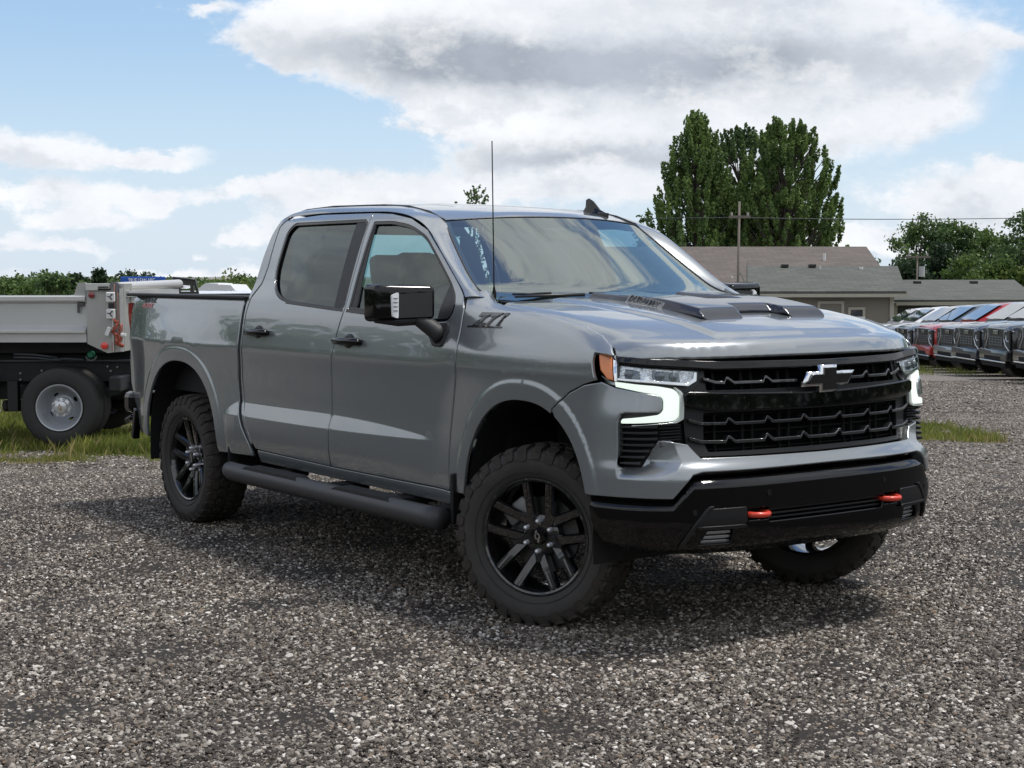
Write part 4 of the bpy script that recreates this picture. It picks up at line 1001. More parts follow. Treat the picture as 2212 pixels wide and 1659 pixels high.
# local frame: axis along y, outer face at negative y
def tire_mesh():
    p = [(-.095, .268), (-.112, .272), (-.120, .282), (-.128, .296), (-.1375, .318), (-.141, .342), (-.139, .362), (-.1335, .378), (-.127, .388), (-.117, .397), (-.100, .403), (-.06, .406), (0, .407), (.06, .406), (.100, .403), (.117, .397), (.127, .388), (.139, .362), (.141, .342), (.128, .296), (.112, .272), (.095, .268)]
    V, F = revolve(p, 96); m = MB(); m.add(V, F)
    # raised ring and lettering-like dashes on the sidewall
    for r0, r1 in ((.300, .303), (.358, .3605)):
        V, F = revolve([(-.1325 if r0 < .32 else -.1395, r0), (-.1355 if r0 < .32 else -.1418, r0+.001), (-.1355 if r0 < .32 else -.1418, r1-.001), (-.1325 if r0 < .32 else -.1385, r1)], 96); m.add(V, F)
    return m.build('tire', RUB, link=False, auto=50)
def tread_mesh():
    m = MB()
    def blk(a0_, a1_, pts, top=.0155, ins=.003):
        # pts: list (y, da) outline, lifted radially from the carcass
        base = []; topv = []
        cy = sum(p[0] for p in pts)/len(pts); ca = sum(p[1] for p in pts)/len(pts)
        for y, a in pts:
            ay = abs(y); r = .405-(max(0, ay-.095)**2)*9.5
            base.append((r*math.cos(a0_+a), y, r*math.sin(a0_+a)))
            y2 = y+(cy-y)*.07; a2 = a+(ca-a)*.07; rt = .4215-(max(0, abs(y2)-.085)**2)*7.0
            topv.append((rt*math.cos(a0_+a2), y2, rt*math.sin(a0_+a2)))
        n = len(pts); m.add(base+topv, [tuple(range(n, 2*n))]+[(i, (i+1) % n, n+(i+1) % n, n+i) for i in range(n)])
    N = 34; st = ARC/N
    for i in range(N):
        a = i*st
        for sg in (-1, 1):
            o = 0 if sg < 0 else st*.5
            lng = .0 if i % 2 else .008
            blk(a+o, 0, [(sg*(.078), .10*st), (sg*.134-sg*.004, .06*st), (sg*.136, .42*st), (sg*.128, .74*st), (sg*.078, .72*st), (sg*.070, .45*st)])
            # side biter wrapped over the shoulder, hooked
            y0 = -1
            r1, r2 = (.392, .352-lng*1.2) if i % 2 else (.392, .362)
            P = [(r1, .06*st), (r2+.010, .02*st), (r2, .16*st), (r2, .55*st), (r2+.012, .68*st), (r1, .74*st)]
            lo = []; hi = []
            for r, da in P:
                yb_ = .1395-max(0, (r-.352))**2*6.5
                lo.append((r*math.cos(a+o+da), sg*(yb_-.006), r*math.sin(a+o+da))); hi.append((r*math.cos(a+o+da), sg*(yb_+.0065), r*math.sin(a+o+da)))
            m.add(lo+hi, [tuple(range(6, 12))]+[(k, (k+1) % 6, 6+(k+1) % 6, 6+k) for k in range(6)])
            # centre blocks, S shaped
            b = a+o+st*.25
            blk(b, 0, [(sg*.008, .05*st), (sg*.036, .0), (sg*.066, .14*st), (sg*.064, .60*st), (sg*.040, .78*st), (sg*.010, .62*st)])
    return m.build('tread_block', TRD, link=False, auto=25)
def rim_mesh():
    m = MB()
    # barrel and lips
    V, F = revolve([(.10, .262), (.10, .272), (.09, .272), (.085, .255), (-.02, .238), (-.075, .246), (-.100, .250), (-.112, .256), (-.1175, .264), (-.1165, .272), (-.108, .2745), (-.09, .268)], 96); m.add(V, F)
    # hub plate
    V, F = revolve([(-.02, .0), (-.066, .0), (-.067, .040), (-.062, .075), (-.050, .094), (-.010, .100)], 60); m.add(V, F)
    def pol(r, a): return (r*math.sin(a), r*math.cos(a))
    def bar(a_in, a_out, r0, r1, w0, w1, y0, y1, th):
        p0 = np.array(pol(r0, a_in)); p1 = np.array(pol(r1, a_out)); d = p1-p0; d /= np.linalg.norm(d); nn = np.array([-d[1], d[0]])
        K = 5; V = []
        for k in range(K+1):
            t = k/K; c = p0+(p1-p0)*t; w = (w0+(w1-w0)*t)/2; y = y0+(y1-y0)*(t**.8)
            for off, dy in ((-w, .010), (-w*.68, -.001), (w*.68, -.001), (w, .010), (w*.85, th), (-w*.85, th)):
                q = c+nn*off; V.append((q[0], y+dy, q[1]))
        F = [(k*6+j, k*6+(j+1) % 6, (k+1)*6+(j+1) % 6, (k+1)*6+j) for k in range(K) for j in range(6)]+[tuple(range(6)), tuple(range(K*6, K*6+6))[::-1]]
        m.add(V, F)
    for k in range(5):
        g = ARC*k/5
        for s in (-1, 1):
            bar(g+s*math.radians(31), g+s*math.radians(13.5), .082, .264, .050, .046, -.060, -.104, .045)
            bar(g+s*math.radians(29), g+s*math.radians(13.5), .115, .250, .014, .012, -.0635, -.107, .01)
        bar(g+math.radians(36), g+math.radians(36), .03, .122, .085, .036, -.064, -.072, .04)
        # web behind each pair of spokes
    return m.build('rim', prin('rim_black', (.008, .008, .009), .2, coat=1, coat_r=.02), link=False, auto=28)
def cap_mesh():
    m = MB(); V, F = revolve([(-.066, .042), (-.080, .040), (-.086, .034), (-.087, .0)], 40); m.add(V, F)
    return m.build('hub_cap', GBLK, link=False, auto=40)
def logo_mesh(mat, s=1., y=-.0885):
    m = MB(); o = bow(.030*s, .0125*s, .0105*s, .0055*s, .008*s, 0, 0); i_ = bow(.0255*s, .0085*s, .0075*s, .0022*s, .0075*s, 0, 0)
    n = len(o); ang = .35; ca, sa = math.cos(ang), math.sin(ang)
    R = lambda p: (p[1]*ca-p[0]*sa*1.0, p[0]*ca+p[1]*sa)
    V = [(R(p)[0], y, R(p)[1]) for p in o]+[(R(p)[0], y, R(p)[1]) for p in i_]+[(R(p)[0], y+.003, R(p)[1]) for p in o]
    m.add(V, [(k, (k+1) % n, n+(k+1) % n, n+k) for k in range(n)]+[(k, (k+1) % n, 2*n+(k+1) % n, 2*n+k) for k in range(n)])
    return m.build('hub_badge', mat, link=False)
def nut_mesh():
    m = MB(); m.tube([(0, -.058, 0), (0, -.088, 0), (0, -.094, 0), (0, -.097, 0)], [.0115, .0108, .008, .003], 12); return m.build('lug_nut', prin('lug_chrome', (.75, .76, .78), .25, .5), link=False, auto=40)
def disc_mesh():
    m = MB(); V, F = revolve([(-.005, .0), (-.028, .0), (-.030, .07), (-.008, .085), (-.010, .175), (.012, .175), (.012, .0)], 60); m.add(V, F)
    return m.build('brake_disc', BRK, link=False, auto=30)
def caliper_mesh():
    m = MB(); m.box((-.13, .0, .10), (.09, .09, .14), ry=.9, bev=.015); m.box((-.105, -.035, .125), (.05, .012, .05), ry=.9); return m.build('brake_caliper', prin('caliper', (.22, .22, .22), .5, .7), link=False, auto=40)
TM, TRM, RM, CM, NM, DM, CLM = tire_mesh(), tread_mesh(), rim_mesh(), cap_mesh(), nut_mesh(), disc_mesh(), caliper_mesh()
LM = logo_mesh(prin('badge_silver', (.75, .76, .78), .2, 1.))
def wheel(x, y, rz, spin, name='wheel'):
    w = empty(name, (x, y, .4185), T, rz)
    for nm, me in (('tire', TM), ('rim', RM), ('hub_cap', CM), ('hub_badge', LM)): inst(nm, me, w, rot=(0, spin, 0))
    t = inst('tread_block', TRM, w, rot=(0, spin, 0)); t['kind'] = 'stuff'
    for k in range(6):
        a = ARC*k/6+spin; inst('lug_nut', NM, w, (.070*math.sin(a), 0, .070*math.cos(a)))
    inst('brake_disc', DM, w); inst('brake_caliper', CLM, w)
    return w
STEER = math.radians(26)
wheel(0.0, -.868, STEER, .02); wheel(-3.745, -.872, 0, math.radians(2)); wheel(0.0, .868, STEER+math.pi, .3); wheel(-3.745, .872, math.pi, .7)
# ------------------------------------------------------------------ the place: helpers in the street's own frame
def fr_pt(depth, lat):
    """point on the plan: metres ahead of and to the right of where the photographer stood"""
    return CAM[0]+FH[0]*depth+RH[0]*lat, CAM[1]+FH[1]*depth+RH[1]*lat
def gz(x, y):
    """the lot is level round the pickup and falls away behind it"""
    d = (np.asarray(x)-CAM[0])*FH[0]+(np.asarray(y)-CAM[1])*FH[1]
    a = np.maximum(d-10.5, 0); z = -.034*(a-1.2*(1-np.exp(-a/1.2)))
    return np.maximum(z, -2.35+.0*d)
def lat(px, depth): return (px-1106)/3398.35*depth
HEAD = math.atan2(FH[1], FH[0])

# ---- ground
def gravel_far():
    m = bpy.data.materials.new('gravel_ground'); m.use_nodes = True; nt = NT(m.node_tree); b = m.node_tree.nodes['Principled BSDF']
    g = nt.n('ShaderNodeNewGeometry').outputs['Position']
    def vor(scale, feat='F1'):
        o = nt.n('ShaderNodeTexVoronoi', feature=feat); nt._in(o.inputs['Vector'], g); o.inputs['Scale'].default_value = scale; return o
    v1 = vor(48); v2 = vor(95); v3 = vor(17)
    sepc = nt.n('ShaderNodeSeparateColor'); nt._in(sepc.inputs[0], v1.outputs['Color'])
    c1 = nt.ramp(sepc.outputs[0], [(0, (.030, .029, .030)), (.25, (.070, .066, .064)), (.55, (.135, .127, .120)), (.8, (.215, .205, .195)), (.95, (.38, .36, .335)), (1, (.55, .53, .50))])
    sep2 = nt.n('ShaderNodeSeparateColor'); nt._in(sep2.inputs[0], v2.outputs['Color'])
    c2 = nt.ramp(sep2.outputs[0], [(0, (.025, .025, .026)), (.5, (.11, .105, .10)), (1, (.30, .285, .27))])
    big = nt.sstep(v1.outputs['Distance'], .0, .55)
    c = nt.mix(nt.sstep(sepc.outputs[1], .45, .55), c1, c2)
    c = nt.mix(nt.m('MULTIPLY', big, .65), c, (.018, .017, .016, 1))
    patch = nt.noise(g, .35, 5, .6).outputs[0]
    c = nt.mix(nt.m('MULTIPLY', nt.sstep(patch, .42, .66), .45), c, (.17, .158, .145, 1))
    c = nt.mix(nt.m('MULTIPLY', nt.sstep(nt.noise(g, .9, 4, .6).outputs[0], .55, .75), .25), c, (.07, .068, .06, 1))
    # paler and speckled with distance from the camera
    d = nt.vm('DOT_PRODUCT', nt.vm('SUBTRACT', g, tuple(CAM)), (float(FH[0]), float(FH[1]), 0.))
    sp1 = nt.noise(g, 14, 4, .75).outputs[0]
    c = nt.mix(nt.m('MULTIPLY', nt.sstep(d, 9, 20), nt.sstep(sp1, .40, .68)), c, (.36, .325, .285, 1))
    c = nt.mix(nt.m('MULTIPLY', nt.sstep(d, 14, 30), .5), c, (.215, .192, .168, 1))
    c = nt.mix(nt.sstep(d, 15, 11), c, (.030, .026, .023, 1))  # shade in the gaps between near stones, put into the ground colour
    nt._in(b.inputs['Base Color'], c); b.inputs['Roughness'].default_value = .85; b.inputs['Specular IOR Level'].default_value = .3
    h = nt.m('ADD', nt.m('MULTIPLY', v1.outputs['Distance'], -1.0), nt.m('MULTIPLY', v2.outputs['Distance'], -.5))
    bp = nt.n('ShaderNodeBump'); bp.inputs['Strength'].default_value = 1.0; bp.inputs['Distance'].default_value = .015
    nt._in(bp.inputs['Height'], h); nt._in(b.inputs['Normal'], bp.outputs[0]); return m
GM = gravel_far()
def ground():
    ds = np.concatenate([np.arange(-12, 60, 1.0), np.arange(60, 160, 5), [200, 300, 500, 900, 1600, 3000]])
    ls = np.concatenate([[-2500, -1200, -500, -200, -100], np.arange(-60, 61, 2.0), [100, 200, 500, 1200, 2500]])
    V = []
    for d in ds:
        for l in ls:
            x, y = fr_pt(d, l); V.append((x, y, float(gz(x, y))))
    n = len(ls); F = [(i*n+j, i*n+j+1, (i+1)*n+j+1, (i+1)*n+j) for i in range(len(ds)-1) for j in range(n-1)]
    o = mk('ground', V, F, GM, None, True); o['kind'] = 'structure'
    # field beyond the lot
    return o
ground()
# meadow beyond the lot, as a sheet just above the gravel
def meadow():
    m = prin('meadow_grass', (.075, .095, .030), .9, var=(2.2, .5), bump=(9, .8, .05))
    V = []; D = [62, 90, 150, 400, 1500]; L = [-1500, -400, -150, -60, -20, 20, 60, 150, 400, 1500]
    for d in D:
        for l in L:
            x, y = fr_pt(d, l); V.append((x, y, float(gz(x, y))+.02))
    n = len(L); o = mk('meadow', V, [(i*n+j, i*n+j+1, (i+1)*n+j+1, (i+1)*n+j) for i in range(len(D)-1) for j in range(n-1)], m); o['kind'] = 'structure'
meadow()

# ---- loose stones: one object, a rock instanced on each vertex by geometry nodes
def stone_mat():
    m = bpy.data.materials.new('loose_stone'); m.use_nodes = True; nt = NT(m.node_tree); b = m.node_tree.nodes['Principled BSDF']
    oi = nt.n('ShaderNodeObjectInfo').outputs['Random']
    wn = nt.n('ShaderNodeTexWhiteNoise', noise_dimensions='1D'); nt._in(wn.inputs['W'], nt.m('MULTIPLY', oi, 917.3))
    c = nt.ramp(oi, [(0, (.019, .014, .010)), (.26, (.052, .042, .034)), (.48, (.108, .089, .071)), (.66, (.185, .157, .127)), (.82, (.300, .268, .230)), (.93, (.49, .45, .40)), (1, (.75, .71, .65))])
    c = nt.mix(nt.m('MULTIPLY', nt.m('GREATER_THAN', wn.outputs[0], .965), .45), c, (.30, .20, .12, 1))
    g = nt.n('ShaderNodeNewGeometry').outputs['Position']
    sp = nt.noise(g, 160, 4, .7).outputs[0]
    c = nt.mix(nt.m('MULTIPLY', nt.sstep(sp, .4, .7), .30), c, (.10, .095, .09, 1), blend='MIX')
    pt = nt.noise(g, .55, 5, .62).outputs[0]
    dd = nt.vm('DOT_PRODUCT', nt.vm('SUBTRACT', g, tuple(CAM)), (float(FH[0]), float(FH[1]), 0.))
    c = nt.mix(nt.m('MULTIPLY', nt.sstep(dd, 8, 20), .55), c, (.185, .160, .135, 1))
    c = nt.mix(nt.m('MULTIPLY', nt.sstep(pt, .56, .38), .28), c, (.045, .040, .036, 1))
    c = nt.mix(nt.m('MULTIPLY', nt.sstep(pt, .52, .70), .30), c, (.20, .178, .152, 1))
    nt._in(b.inputs['Base Color'], c); b.inputs['Roughness'].default_value = .72; b.inputs['Specular IOR Level'].default_value = .35
    bp = nt.n('ShaderNodeBump'); bp.inputs['Strength'].default_value = .5; bp.inputs['Distance'].default_value = .002; nt._in(bp.inputs['Height'], sp); nt._in(b.inputs['Normal'], bp.outputs[0])
    return m
def rock_gn(name, pts, scl, rot, mat, seed):
    me = bpy.data.meshes.new(name); me.from_pydata(pts.tolist(), [], [])
    a = me.attributes.new('scl', 'FLOAT_VECTOR', 'POINT'); a.data.foreach_set('vector', scl.ravel().astype(np.float32))
    a = me.attributes.new('rot', 'FLOAT_VECTOR', 'POINT'); a.data.foreach_set('vector', rot.ravel().astype(np.float32))
    o = bpy.data.objects.new(name, me); COL.objects.link(o); me.materials.append(mat)
    ng = bpy.data.node_groups.new(name, 'GeometryNodeTree')
    ng.interface.new_socket('Geometry', in_out='INPUT', socket_type='NodeSocketGeometry'); ng.interface.new_socket('Geometry', in_out='OUTPUT', socket_type='NodeSocketGeometry')
    N = ng.nodes; L = ng.links; gi = N.new('NodeGroupInput'); go = N.new('NodeGroupOutput')
    join = N.new('GeometryNodeGeometryToInstance')
    for k in range(5):
        ico = N.new('GeometryNodeMeshIcoSphere'); ico.inputs['Radius'].default_value = 1.; ico.inputs['Subdivisions'].default_value = 1 if k else 2
        nz = N.new('ShaderNodeTexNoise'); nz.noise_dimensions = '4D'; nz.inputs['W'].default_value = k*7.3+seed; nz.inputs['Scale'].default_value = .85; nz.inputs['Detail'].default_value = 1.5
        sub = N.new('ShaderNodeVectorMath'); sub.operation = 'SUBTRACT'; sub.inputs[1].default_value = (.5, .5, .5); L.new(nz.outputs['Color'], sub.inputs[0])
        mul = N.new('ShaderNodeVectorMath'); mul.operation = 'SCALE'; mul.inputs['Scale'].default_value = 2.0; L.new(sub.outputs[0], mul.inputs[0])
        sp = N.new('GeometryNodeSetPosition'); L.new(ico.outputs[0], sp.inputs[0]); L.new(mul.outputs[0], sp.inputs['Offset'])
        sm = N.new('GeometryNodeSetMaterial'); sm.inputs['Material'].default_value = mat; L.new(sp.outputs[0], sm.inputs[0])
        L.new(sm.outputs[0], join.inputs[0])
    iop = N.new('GeometryNodeInstanceOnPoints'); L.new(gi.outputs[0], iop.inputs['Points']); L.new(join.outputs[0], iop.inputs['Instance']); iop.inputs['Pick Instance'].default_value = True
    na = N.new('GeometryNodeInputNamedAttribute'); na.data_type = 'FLOAT_VECTOR'; na.inputs[0].default_value = 'scl'; L.new(na.outputs[0], iop.inputs['Scale'])
    nb = N.new('GeometryNodeInputNamedAttribute'); nb.data_type = 'FLOAT_VECTOR'; nb.inputs[0].default_value = 'rot'; L.new(nb.outputs[0], iop.inputs['Rotation'])
    L.new(iop.outputs[0], go.inputs[0])
    md = o.modifiers.new('stones', 'NODES'); md.node_group = ng; o['kind'] = 'stuff'; return o
def stones():
    P = []; S = []
    for d0, d1, den, mn, mx, pw in ((4.3, 8.0, 11000, .0036, .0130, 2.3), (8.0, 13.5, 6200, .0044, .0122, 2.1), (13.5, 22, 1300, .007, .019, 1.7), (22, 36, 420, .011, .030, 1.6)):
        A = (d1-d0)*((d0+d1)*.5*.70); n = int(A*den)
        d = np.sqrt(RNG.uniform(d0*d0, d1*d1, n)); l = RNG.uniform(-.35, .35, n)*d
        s = mn+(mx-mn)*RNG.random(n)**pw
        x = CAM[0]+FH[0]*d+RH[0]*l; y = CAM[1]+FH[1]*d+RH[1]*l
        P.append(np.stack([x, y, gz(x, y)+s*RNG.uniform(-.15, .42, n)], 1)); S.append(s)
    P = np.concatenate(P); S = np.concatenate(S); n = len(P)
    # low undulation of the bed of stones
    P[:, 2] += .006*np.sin(P[:, 0]*5.1+1)*np.sin(P[:, 1]*4.3)
    k = RNG.random(n) < .0035; S[k] *= 1.7
    sc = S[:, None]*np.stack([RNG.uniform(.75, 1.35, n), RNG.uniform(.75, 1.25, n), RNG.uniform(.35, .72, n)], 1)
    rt = np.stack([RNG.normal(0, .35, n), RNG.normal(0, .35, n), RNG.uniform(0, 6.28, n)], 1)
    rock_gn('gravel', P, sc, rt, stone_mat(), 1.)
    print('stones', n)
stones()

# ---- vegetation
def leaf_mat(name, c0, c1, rough=.6):
    m = bpy.data.materials.new(name); m.use_nodes = True; nt = NT(m.node_tree); b = m.node_tree.nodes['Principled BSDF']
    g = nt.n('ShaderNodeNewGeometry'); rp = g.outputs['Random Per Island']
    pos = nt.noise(g.outputs['Position'], .8, 3, .6).outputs[0]
    t = nt.m('ADD', nt.m('MULTIPLY', rp, .55), nt.m('MULTIPLY', nt.sstep(pos, .35, .65), .45))
    c = nt.mix(t, (*c0, 1), (*c1, 1)); nt._in(b.inputs['Base Color'], c); b.inputs['Roughness'].default_value = rough; b.inputs['Specular IOR Level'].default_value = .3
    tl = nt.n('ShaderNodeBsdfTranslucent'); nt._in(tl.inputs[0], c); mx = nt.n('ShaderNodeMixShader'); mx.inputs[0].default_value = .35
    out = m.node_tree.nodes['Material Output']; nt.nt.links.new(b.outputs[0], mx.inputs[1]); nt.nt.links.new(tl.outputs[0], mx.inputs[2]); nt.nt.links.new(mx.outputs[0], out.inputs[0]); return m
LF_POP = leaf_mat('poplar_leaf', (.060, .115, .040), (.21, .30, .085)); LF_DK = leaf_mat('dark_leaf', (.042, .085, .034), (.14, .21, .070))
LF_MID = leaf_mat('mid_leaf', (.045, .090, .025), (.14, .21, .055)); LF_YEL = leaf_mat('light_leaf', (.07, .11, .025), (.19, .24, .055)); LF_CON = leaf_mat('conifer_leaf', (.012, .028, .014), (.040, .070, .030))
BARK = prin('bark', (.11, .095, .08), .9, bump=(14, .8, .02), var=(6, .4))
def leaves(cen, size, nrm_spread=1., elong=1.6, up=None):
    """one small kite-shaped blade per centre"""
    n = len(cen); size = np.broadcast_to(size, (n,))
    a = RNG.normal(size=(n, 3)); a /= np.linalg.norm(a, axis=1)[:, None]
    if up is not None: a = a*nrm_spread+np.asarray(up); a /= np.linalg.norm(a, axis=1)[:, None]
    b = np.cross(a, RNG.normal(size=(n, 3))); b /= np.linalg.norm(b, axis=1)[:, None]
    A = a*size[:, None]*elong*.5; B = b*size[:, None]*.5
    V = np.stack([cen-A, cen+B, cen+A, cen-B], 1).reshape(-1, 3); F = np.arange(4*n).reshape(n, 4)
    return V, F
def fast_mesh(name, V, F, mat, parent=None, link=True):
    me = bpy.data.meshes.new(name); n = len(F); k = F.shape[1]
    me.vertices.add(len(V)); me.vertices.foreach_set('co', V.astype(np.float32).ravel()); me.loops.add(n*k); me.loops.foreach_set('vertex_index', F.astype(np.int32).ravel())
    me.polygons.add(n); me.polygons.foreach_set('loop_start', np.arange(0, n*k, k, dtype=np.int32)); me.polygons.foreach_set('loop_total', np.full(n, k, np.int32)); me.update(calc_edges=True); me.materials.append(mat)
    if not link: return me
    o = bpy.data.objects.new(name, me); COL.objects.link(o)
    if parent: o.parent = parent
    return o
def limb_mesh(segs, mat, parent, name='trunk'):
    m = MB()
    for p0, p1, r0, r1 in segs:
        p0, p1 = Vector(p0), Vector(p1); md = p0.lerp(p1, .5)+Vector((random.uniform(-.04, .04), random.uniform(-.04, .04), 0))*(p1-p0).length
        m.tube([p0, md, p1], [r0, (r0+r1)/2, r1], 6, caps=False)
    return m.build(name, mat, parent, smooth=True)
def plume_tree(depth, lt, h, prof, nplume, leafm, label, group=None, lsz=.13, npl=60, plh=(1.0, 2.0), lean=.25, name='poplar_tree', per=None, base=0.12):
    """tree whose foliage rises in many upright plumes; prof(t)= crown radius at relative height"""
    x, y = fr_pt(depth, lt); z = float(gz(x, y)); root = empty(name, (x, y, z)); tag(root, label, 'tree', group)
    C = []; segs = [((0, 0, -.2), (0, 0, h*.86), h*.022, h*.004)]
    for i in range(nplume):
        t = base+(1-base)*(i+random.random())/nplume
        R = prof(t)*h; rr = R*math.sqrt(random.uniform(.12, 1.0)); a = random.uniform(0, ARC)
        L = random.uniform(*plh)*(1-.35*t); px, py, pz = rr*math.cos(a), rr*math.sin(a), t*h-L*.5
        k = int(npl*L/plh[1]); u = RNG.random(k)
        bow_ = lean*rr/max(R, .01)
        w = .115*L*np.sin(np.clip(u*.92+.08, 0, 1)*math.pi)**.7+.03
        th = RNG.uniform(0, ARC, k); q = w*np.sqrt(RNG.random(k))
        cx = px+(u*L*bow_)*math.cos(a)+q*np.cos(th); cy = py+(u*L*bow_)*math.sin(a)+q*np.sin(th); cz = pz+u*L
        C.append(np.stack([cx, cy, cz], 1))
        if i % 3 == 0: segs.append(((0, 0, max(.3, pz-rr*1.2)), (px, py, pz+L*.3), h*.006, h*.0015))
    C = np.concatenate(C); C = C[C[:, 2] > .3]
    V, F = leaves(C, RNG.uniform(lsz*.7, lsz*1.4, len(C)), .9, 1.7, up=(0, 0, .8)); fast_mesh('crown', V, F, leafm, root)
    limb_mesh(segs, BARK, root); return root
def clump_tree(depth, lt, h, w, leafm, label, group=None, n=90, per=70, lsz=.16, base=.2, name='broadleaf_tree', shape=1., gap=.0, zoff=0.):
    x, y = fr_pt(depth, lt); z = float(gz(x, y))+zoff; root = empty(name, (x, y, z)); tag(root, label, 'tree', group)
    C = []; segs = [((0, 0, -.2), (0, 0, h*.75), h*.02, h*.005)]
    for i in range(n):
        for _ in range(20):
            u = RNG.uniform(-1, 1, 3)
            if np.linalg.norm(u) < 1: break
        u = u/np.linalg.norm(u)*random.uniform(.45, 1)**.6
        t = (u[2]+1)/2; R = w*(1-abs(u[2])**2.2)**.5 if shape == 1. else w*(1-t)**shape
        c = np.array([u[0]*w*(1. if shape == 1. else (1-t)**shape*1.3), u[1]*w*(1. if shape == 1. else (1-t)**shape*1.3), h*(base+(1-base)*t)])
        s = random.uniform(.10, .22)*w+.15
        k = int(per*random.uniform(.6, 1.3)); g = RNG.normal(size=(k, 3))*[s*.6, s*.6, s*.42]
        C.append(c+g)
        if i % 4 == 0: segs.append(((0, 0, c[2]*.6), tuple(c), h*.006, h*.0015))
    C = np.concatenate(C); C = C[C[:, 2] > .05]
    V, F = leaves(C, RNG.uniform(lsz*.6, lsz*1.4, len(C)), 1., 1.4, up=(0, 0, .5)); fast_mesh('crown', V, F, leafm, root)
    limb_mesh(segs, BARK, root); return root
# ------------------------------------------------------------------ trees
POP = 'tall poplars behind the house'
def prof_a(t): return .34*(1-t)**.80*(.55+.45*min(1, t*6))+.014
def prof_b(t): return .245*max(0., 1-(abs(t-.42)/.60)**2.3)**.6+.01
def prof_c(t): return .245*max(0., 1-(abs(t-.40)/.615)**2.5)**.6+.01
plume_tree(80, lat(1500, 80), 11.7, prof_a, 520, LF_POP, 'tall feathery poplar, leftmost and most pointed of the three behind the brown roof', POP, npl=150, plh=(.9, 2.0), lsz=.10)
plume_tree(83, lat(1597, 83), 11.4, prof_b, 420, LF_DK, 'darker poplar in the middle of the three behind the brown roof', POP, npl=140, plh=(.8, 1.7), lsz=.105)
plume_tree(79, lat(1695, 79), 11.3, prof_c, 700, LF_POP, 'broad rounded poplar, rightmost of the three behind the brown roof', POP, npl=140, plh=(.7, 1.4), lsz=.10)
plume_tree(81, lat(1650, 81), 9.3, prof_b, 300, LF_YEL, 'yellow green poplar showing through the front of the rounded poplar', POP, npl=90, plh=(.6, 1.2), lsz=.10)
clump_tree(84, lat(1386, 84), 7.3, .75, LF_MID, 'small bushy treetop just left of the feathery poplar', n=26, per=40, lsz=.16)
clump_tree(80, lat(1800, 80), 5.5, .45, LF_DK, 'spindly sapling at the right foot of the rounded poplar', n=14, per=22, lsz=.16)
plume_tree(85, lat(1026, 85), 8.6, lambda t: .15*(1-t)**.45+.012, 130, LF_DK, 'sparse treetop with bare twigs showing over the pickup roof', npl=46, plh=(.4, 1.2), lsz=.10, lean=.9)
RG = 'trees beyond the low wing of the house'
for px, top, w, dep, lm, lab, kw in (
    (1925, 500, 1.1, 92, LF_MID, 'thin light tree at the left end of the right hand wood', dict(n=36, per=34)),
    (1985, 468, 1.6, 98, LF_DK, 'tall ragged tree right of the thin light one', dict(n=70, per=60)),
    (2052, 462, 1.7, 97, LF_DK, 'highest dark tree of the right hand wood', dict(n=85, per=70)),
    (2120, 500, 1.9, 99, LF_MID, 'rounded mid green tree in the middle of the right hand wood', dict(n=80, per=70)),
    (2170, 512, 1.5, 94, LF_DK, 'dark tree near the right edge below the tall edge tree', dict(n=70, per=60)),
    (2220, 450, 1.5, 88, LF_DK, 'tall open tree cut by the right edge of the picture', dict(n=70, per=50)),
    (2030, 535, 1.5, 90, LF_CON, 'low dark conifer in front of the right hand wood', dict(n=70, per=80, shape=.8)),
    (2085, 560, 1.3, 84, LF_MID, 'pale bush in front of the dark conifer on the right', dict(n=50, per=60)),
    (2150, 562, 1.8, 85, LF_MID, 'wide green bush behind the low wing roof', dict(n=60, per=70)),
    (1960, 560, 1.4, 88, LF_CON, 'dark bush left of the transformer pole', dict(n=50, per=70)),
    (2200, 570, 1.4, 84, LF_YEL, 'light green bush at the right edge above the wing roof', dict(n=40, per=60))):
    sc_ = dep/3398.35; h = 1.614+(593.6-top)*sc_+2.35
    kw['per'] *= 2; clump_tree(dep, lat(px, dep), h, w, lm, lab, RG, base=.12, lsz=.14, **kw)
LG = 'low trees on the left horizon'
for px, top, w, lm, lab in (
    (-20, 590, 2.6, LF_MID, 'round tree at the left edge of the horizon'), (45, 583, 2.4, LF_DK, 'dark domed tree second from the left edge'), (100, 592, 2.2, LF_MID, 'lighter bushy tree right of the dark domed one'),
    (140, 588, 1.5, LF_DK, 'ragged dark tree above the dump body rail'), (175, 583, .8, LF_CON, 'slim open tree just left of the dump body corner'), (222, 598, 1.8, LF_DK, 'low dark hedge tree above the dump body corner'),
    (258, 584, .45, LF_CON, 'narrow pointed conifer left of the blue sign'), (325, 586, 1.5, LF_CON, 'dark tree behind the blue sign'), (395, 602, 1.6, LF_MID, 'low tree behind the black rack'),
    (300, 600, 1.8, LF_DK, 'low spreading tree below the blue sign')):
    dep = 105; h = 1.614+(593.6-top)*dep/3398.35+2.35
    clump_tree(dep+random.uniform(-6, 6), lat(px, dep), h, w, lm, lab, LG, n=60, per=90, base=.1, lsz=.17)
for px, top, w, dep, lm, lab in ((450, 597, 1.2, 70, LF_MID, 'small green tree right of the black rack'), (486, 585, 1.1, 66, LF_YEL, 'bright green tree left of the pickup cab'), (522, 598, .9, 70, LF_MID, 'thin green tree with leaning twigs touching the cab'), (548, 602, .9, 74, LF_DK, 'dark bush behind the back edge of the cab')):
    h = 1.614+(593.6-top)*dep/3398.35-float(gz(*fr_pt(dep, lat(px, dep))))
    clump_tree(dep, lat(px, dep), h, w, lm, lab, LG, n=45, per=80, base=.2, lsz=.10)
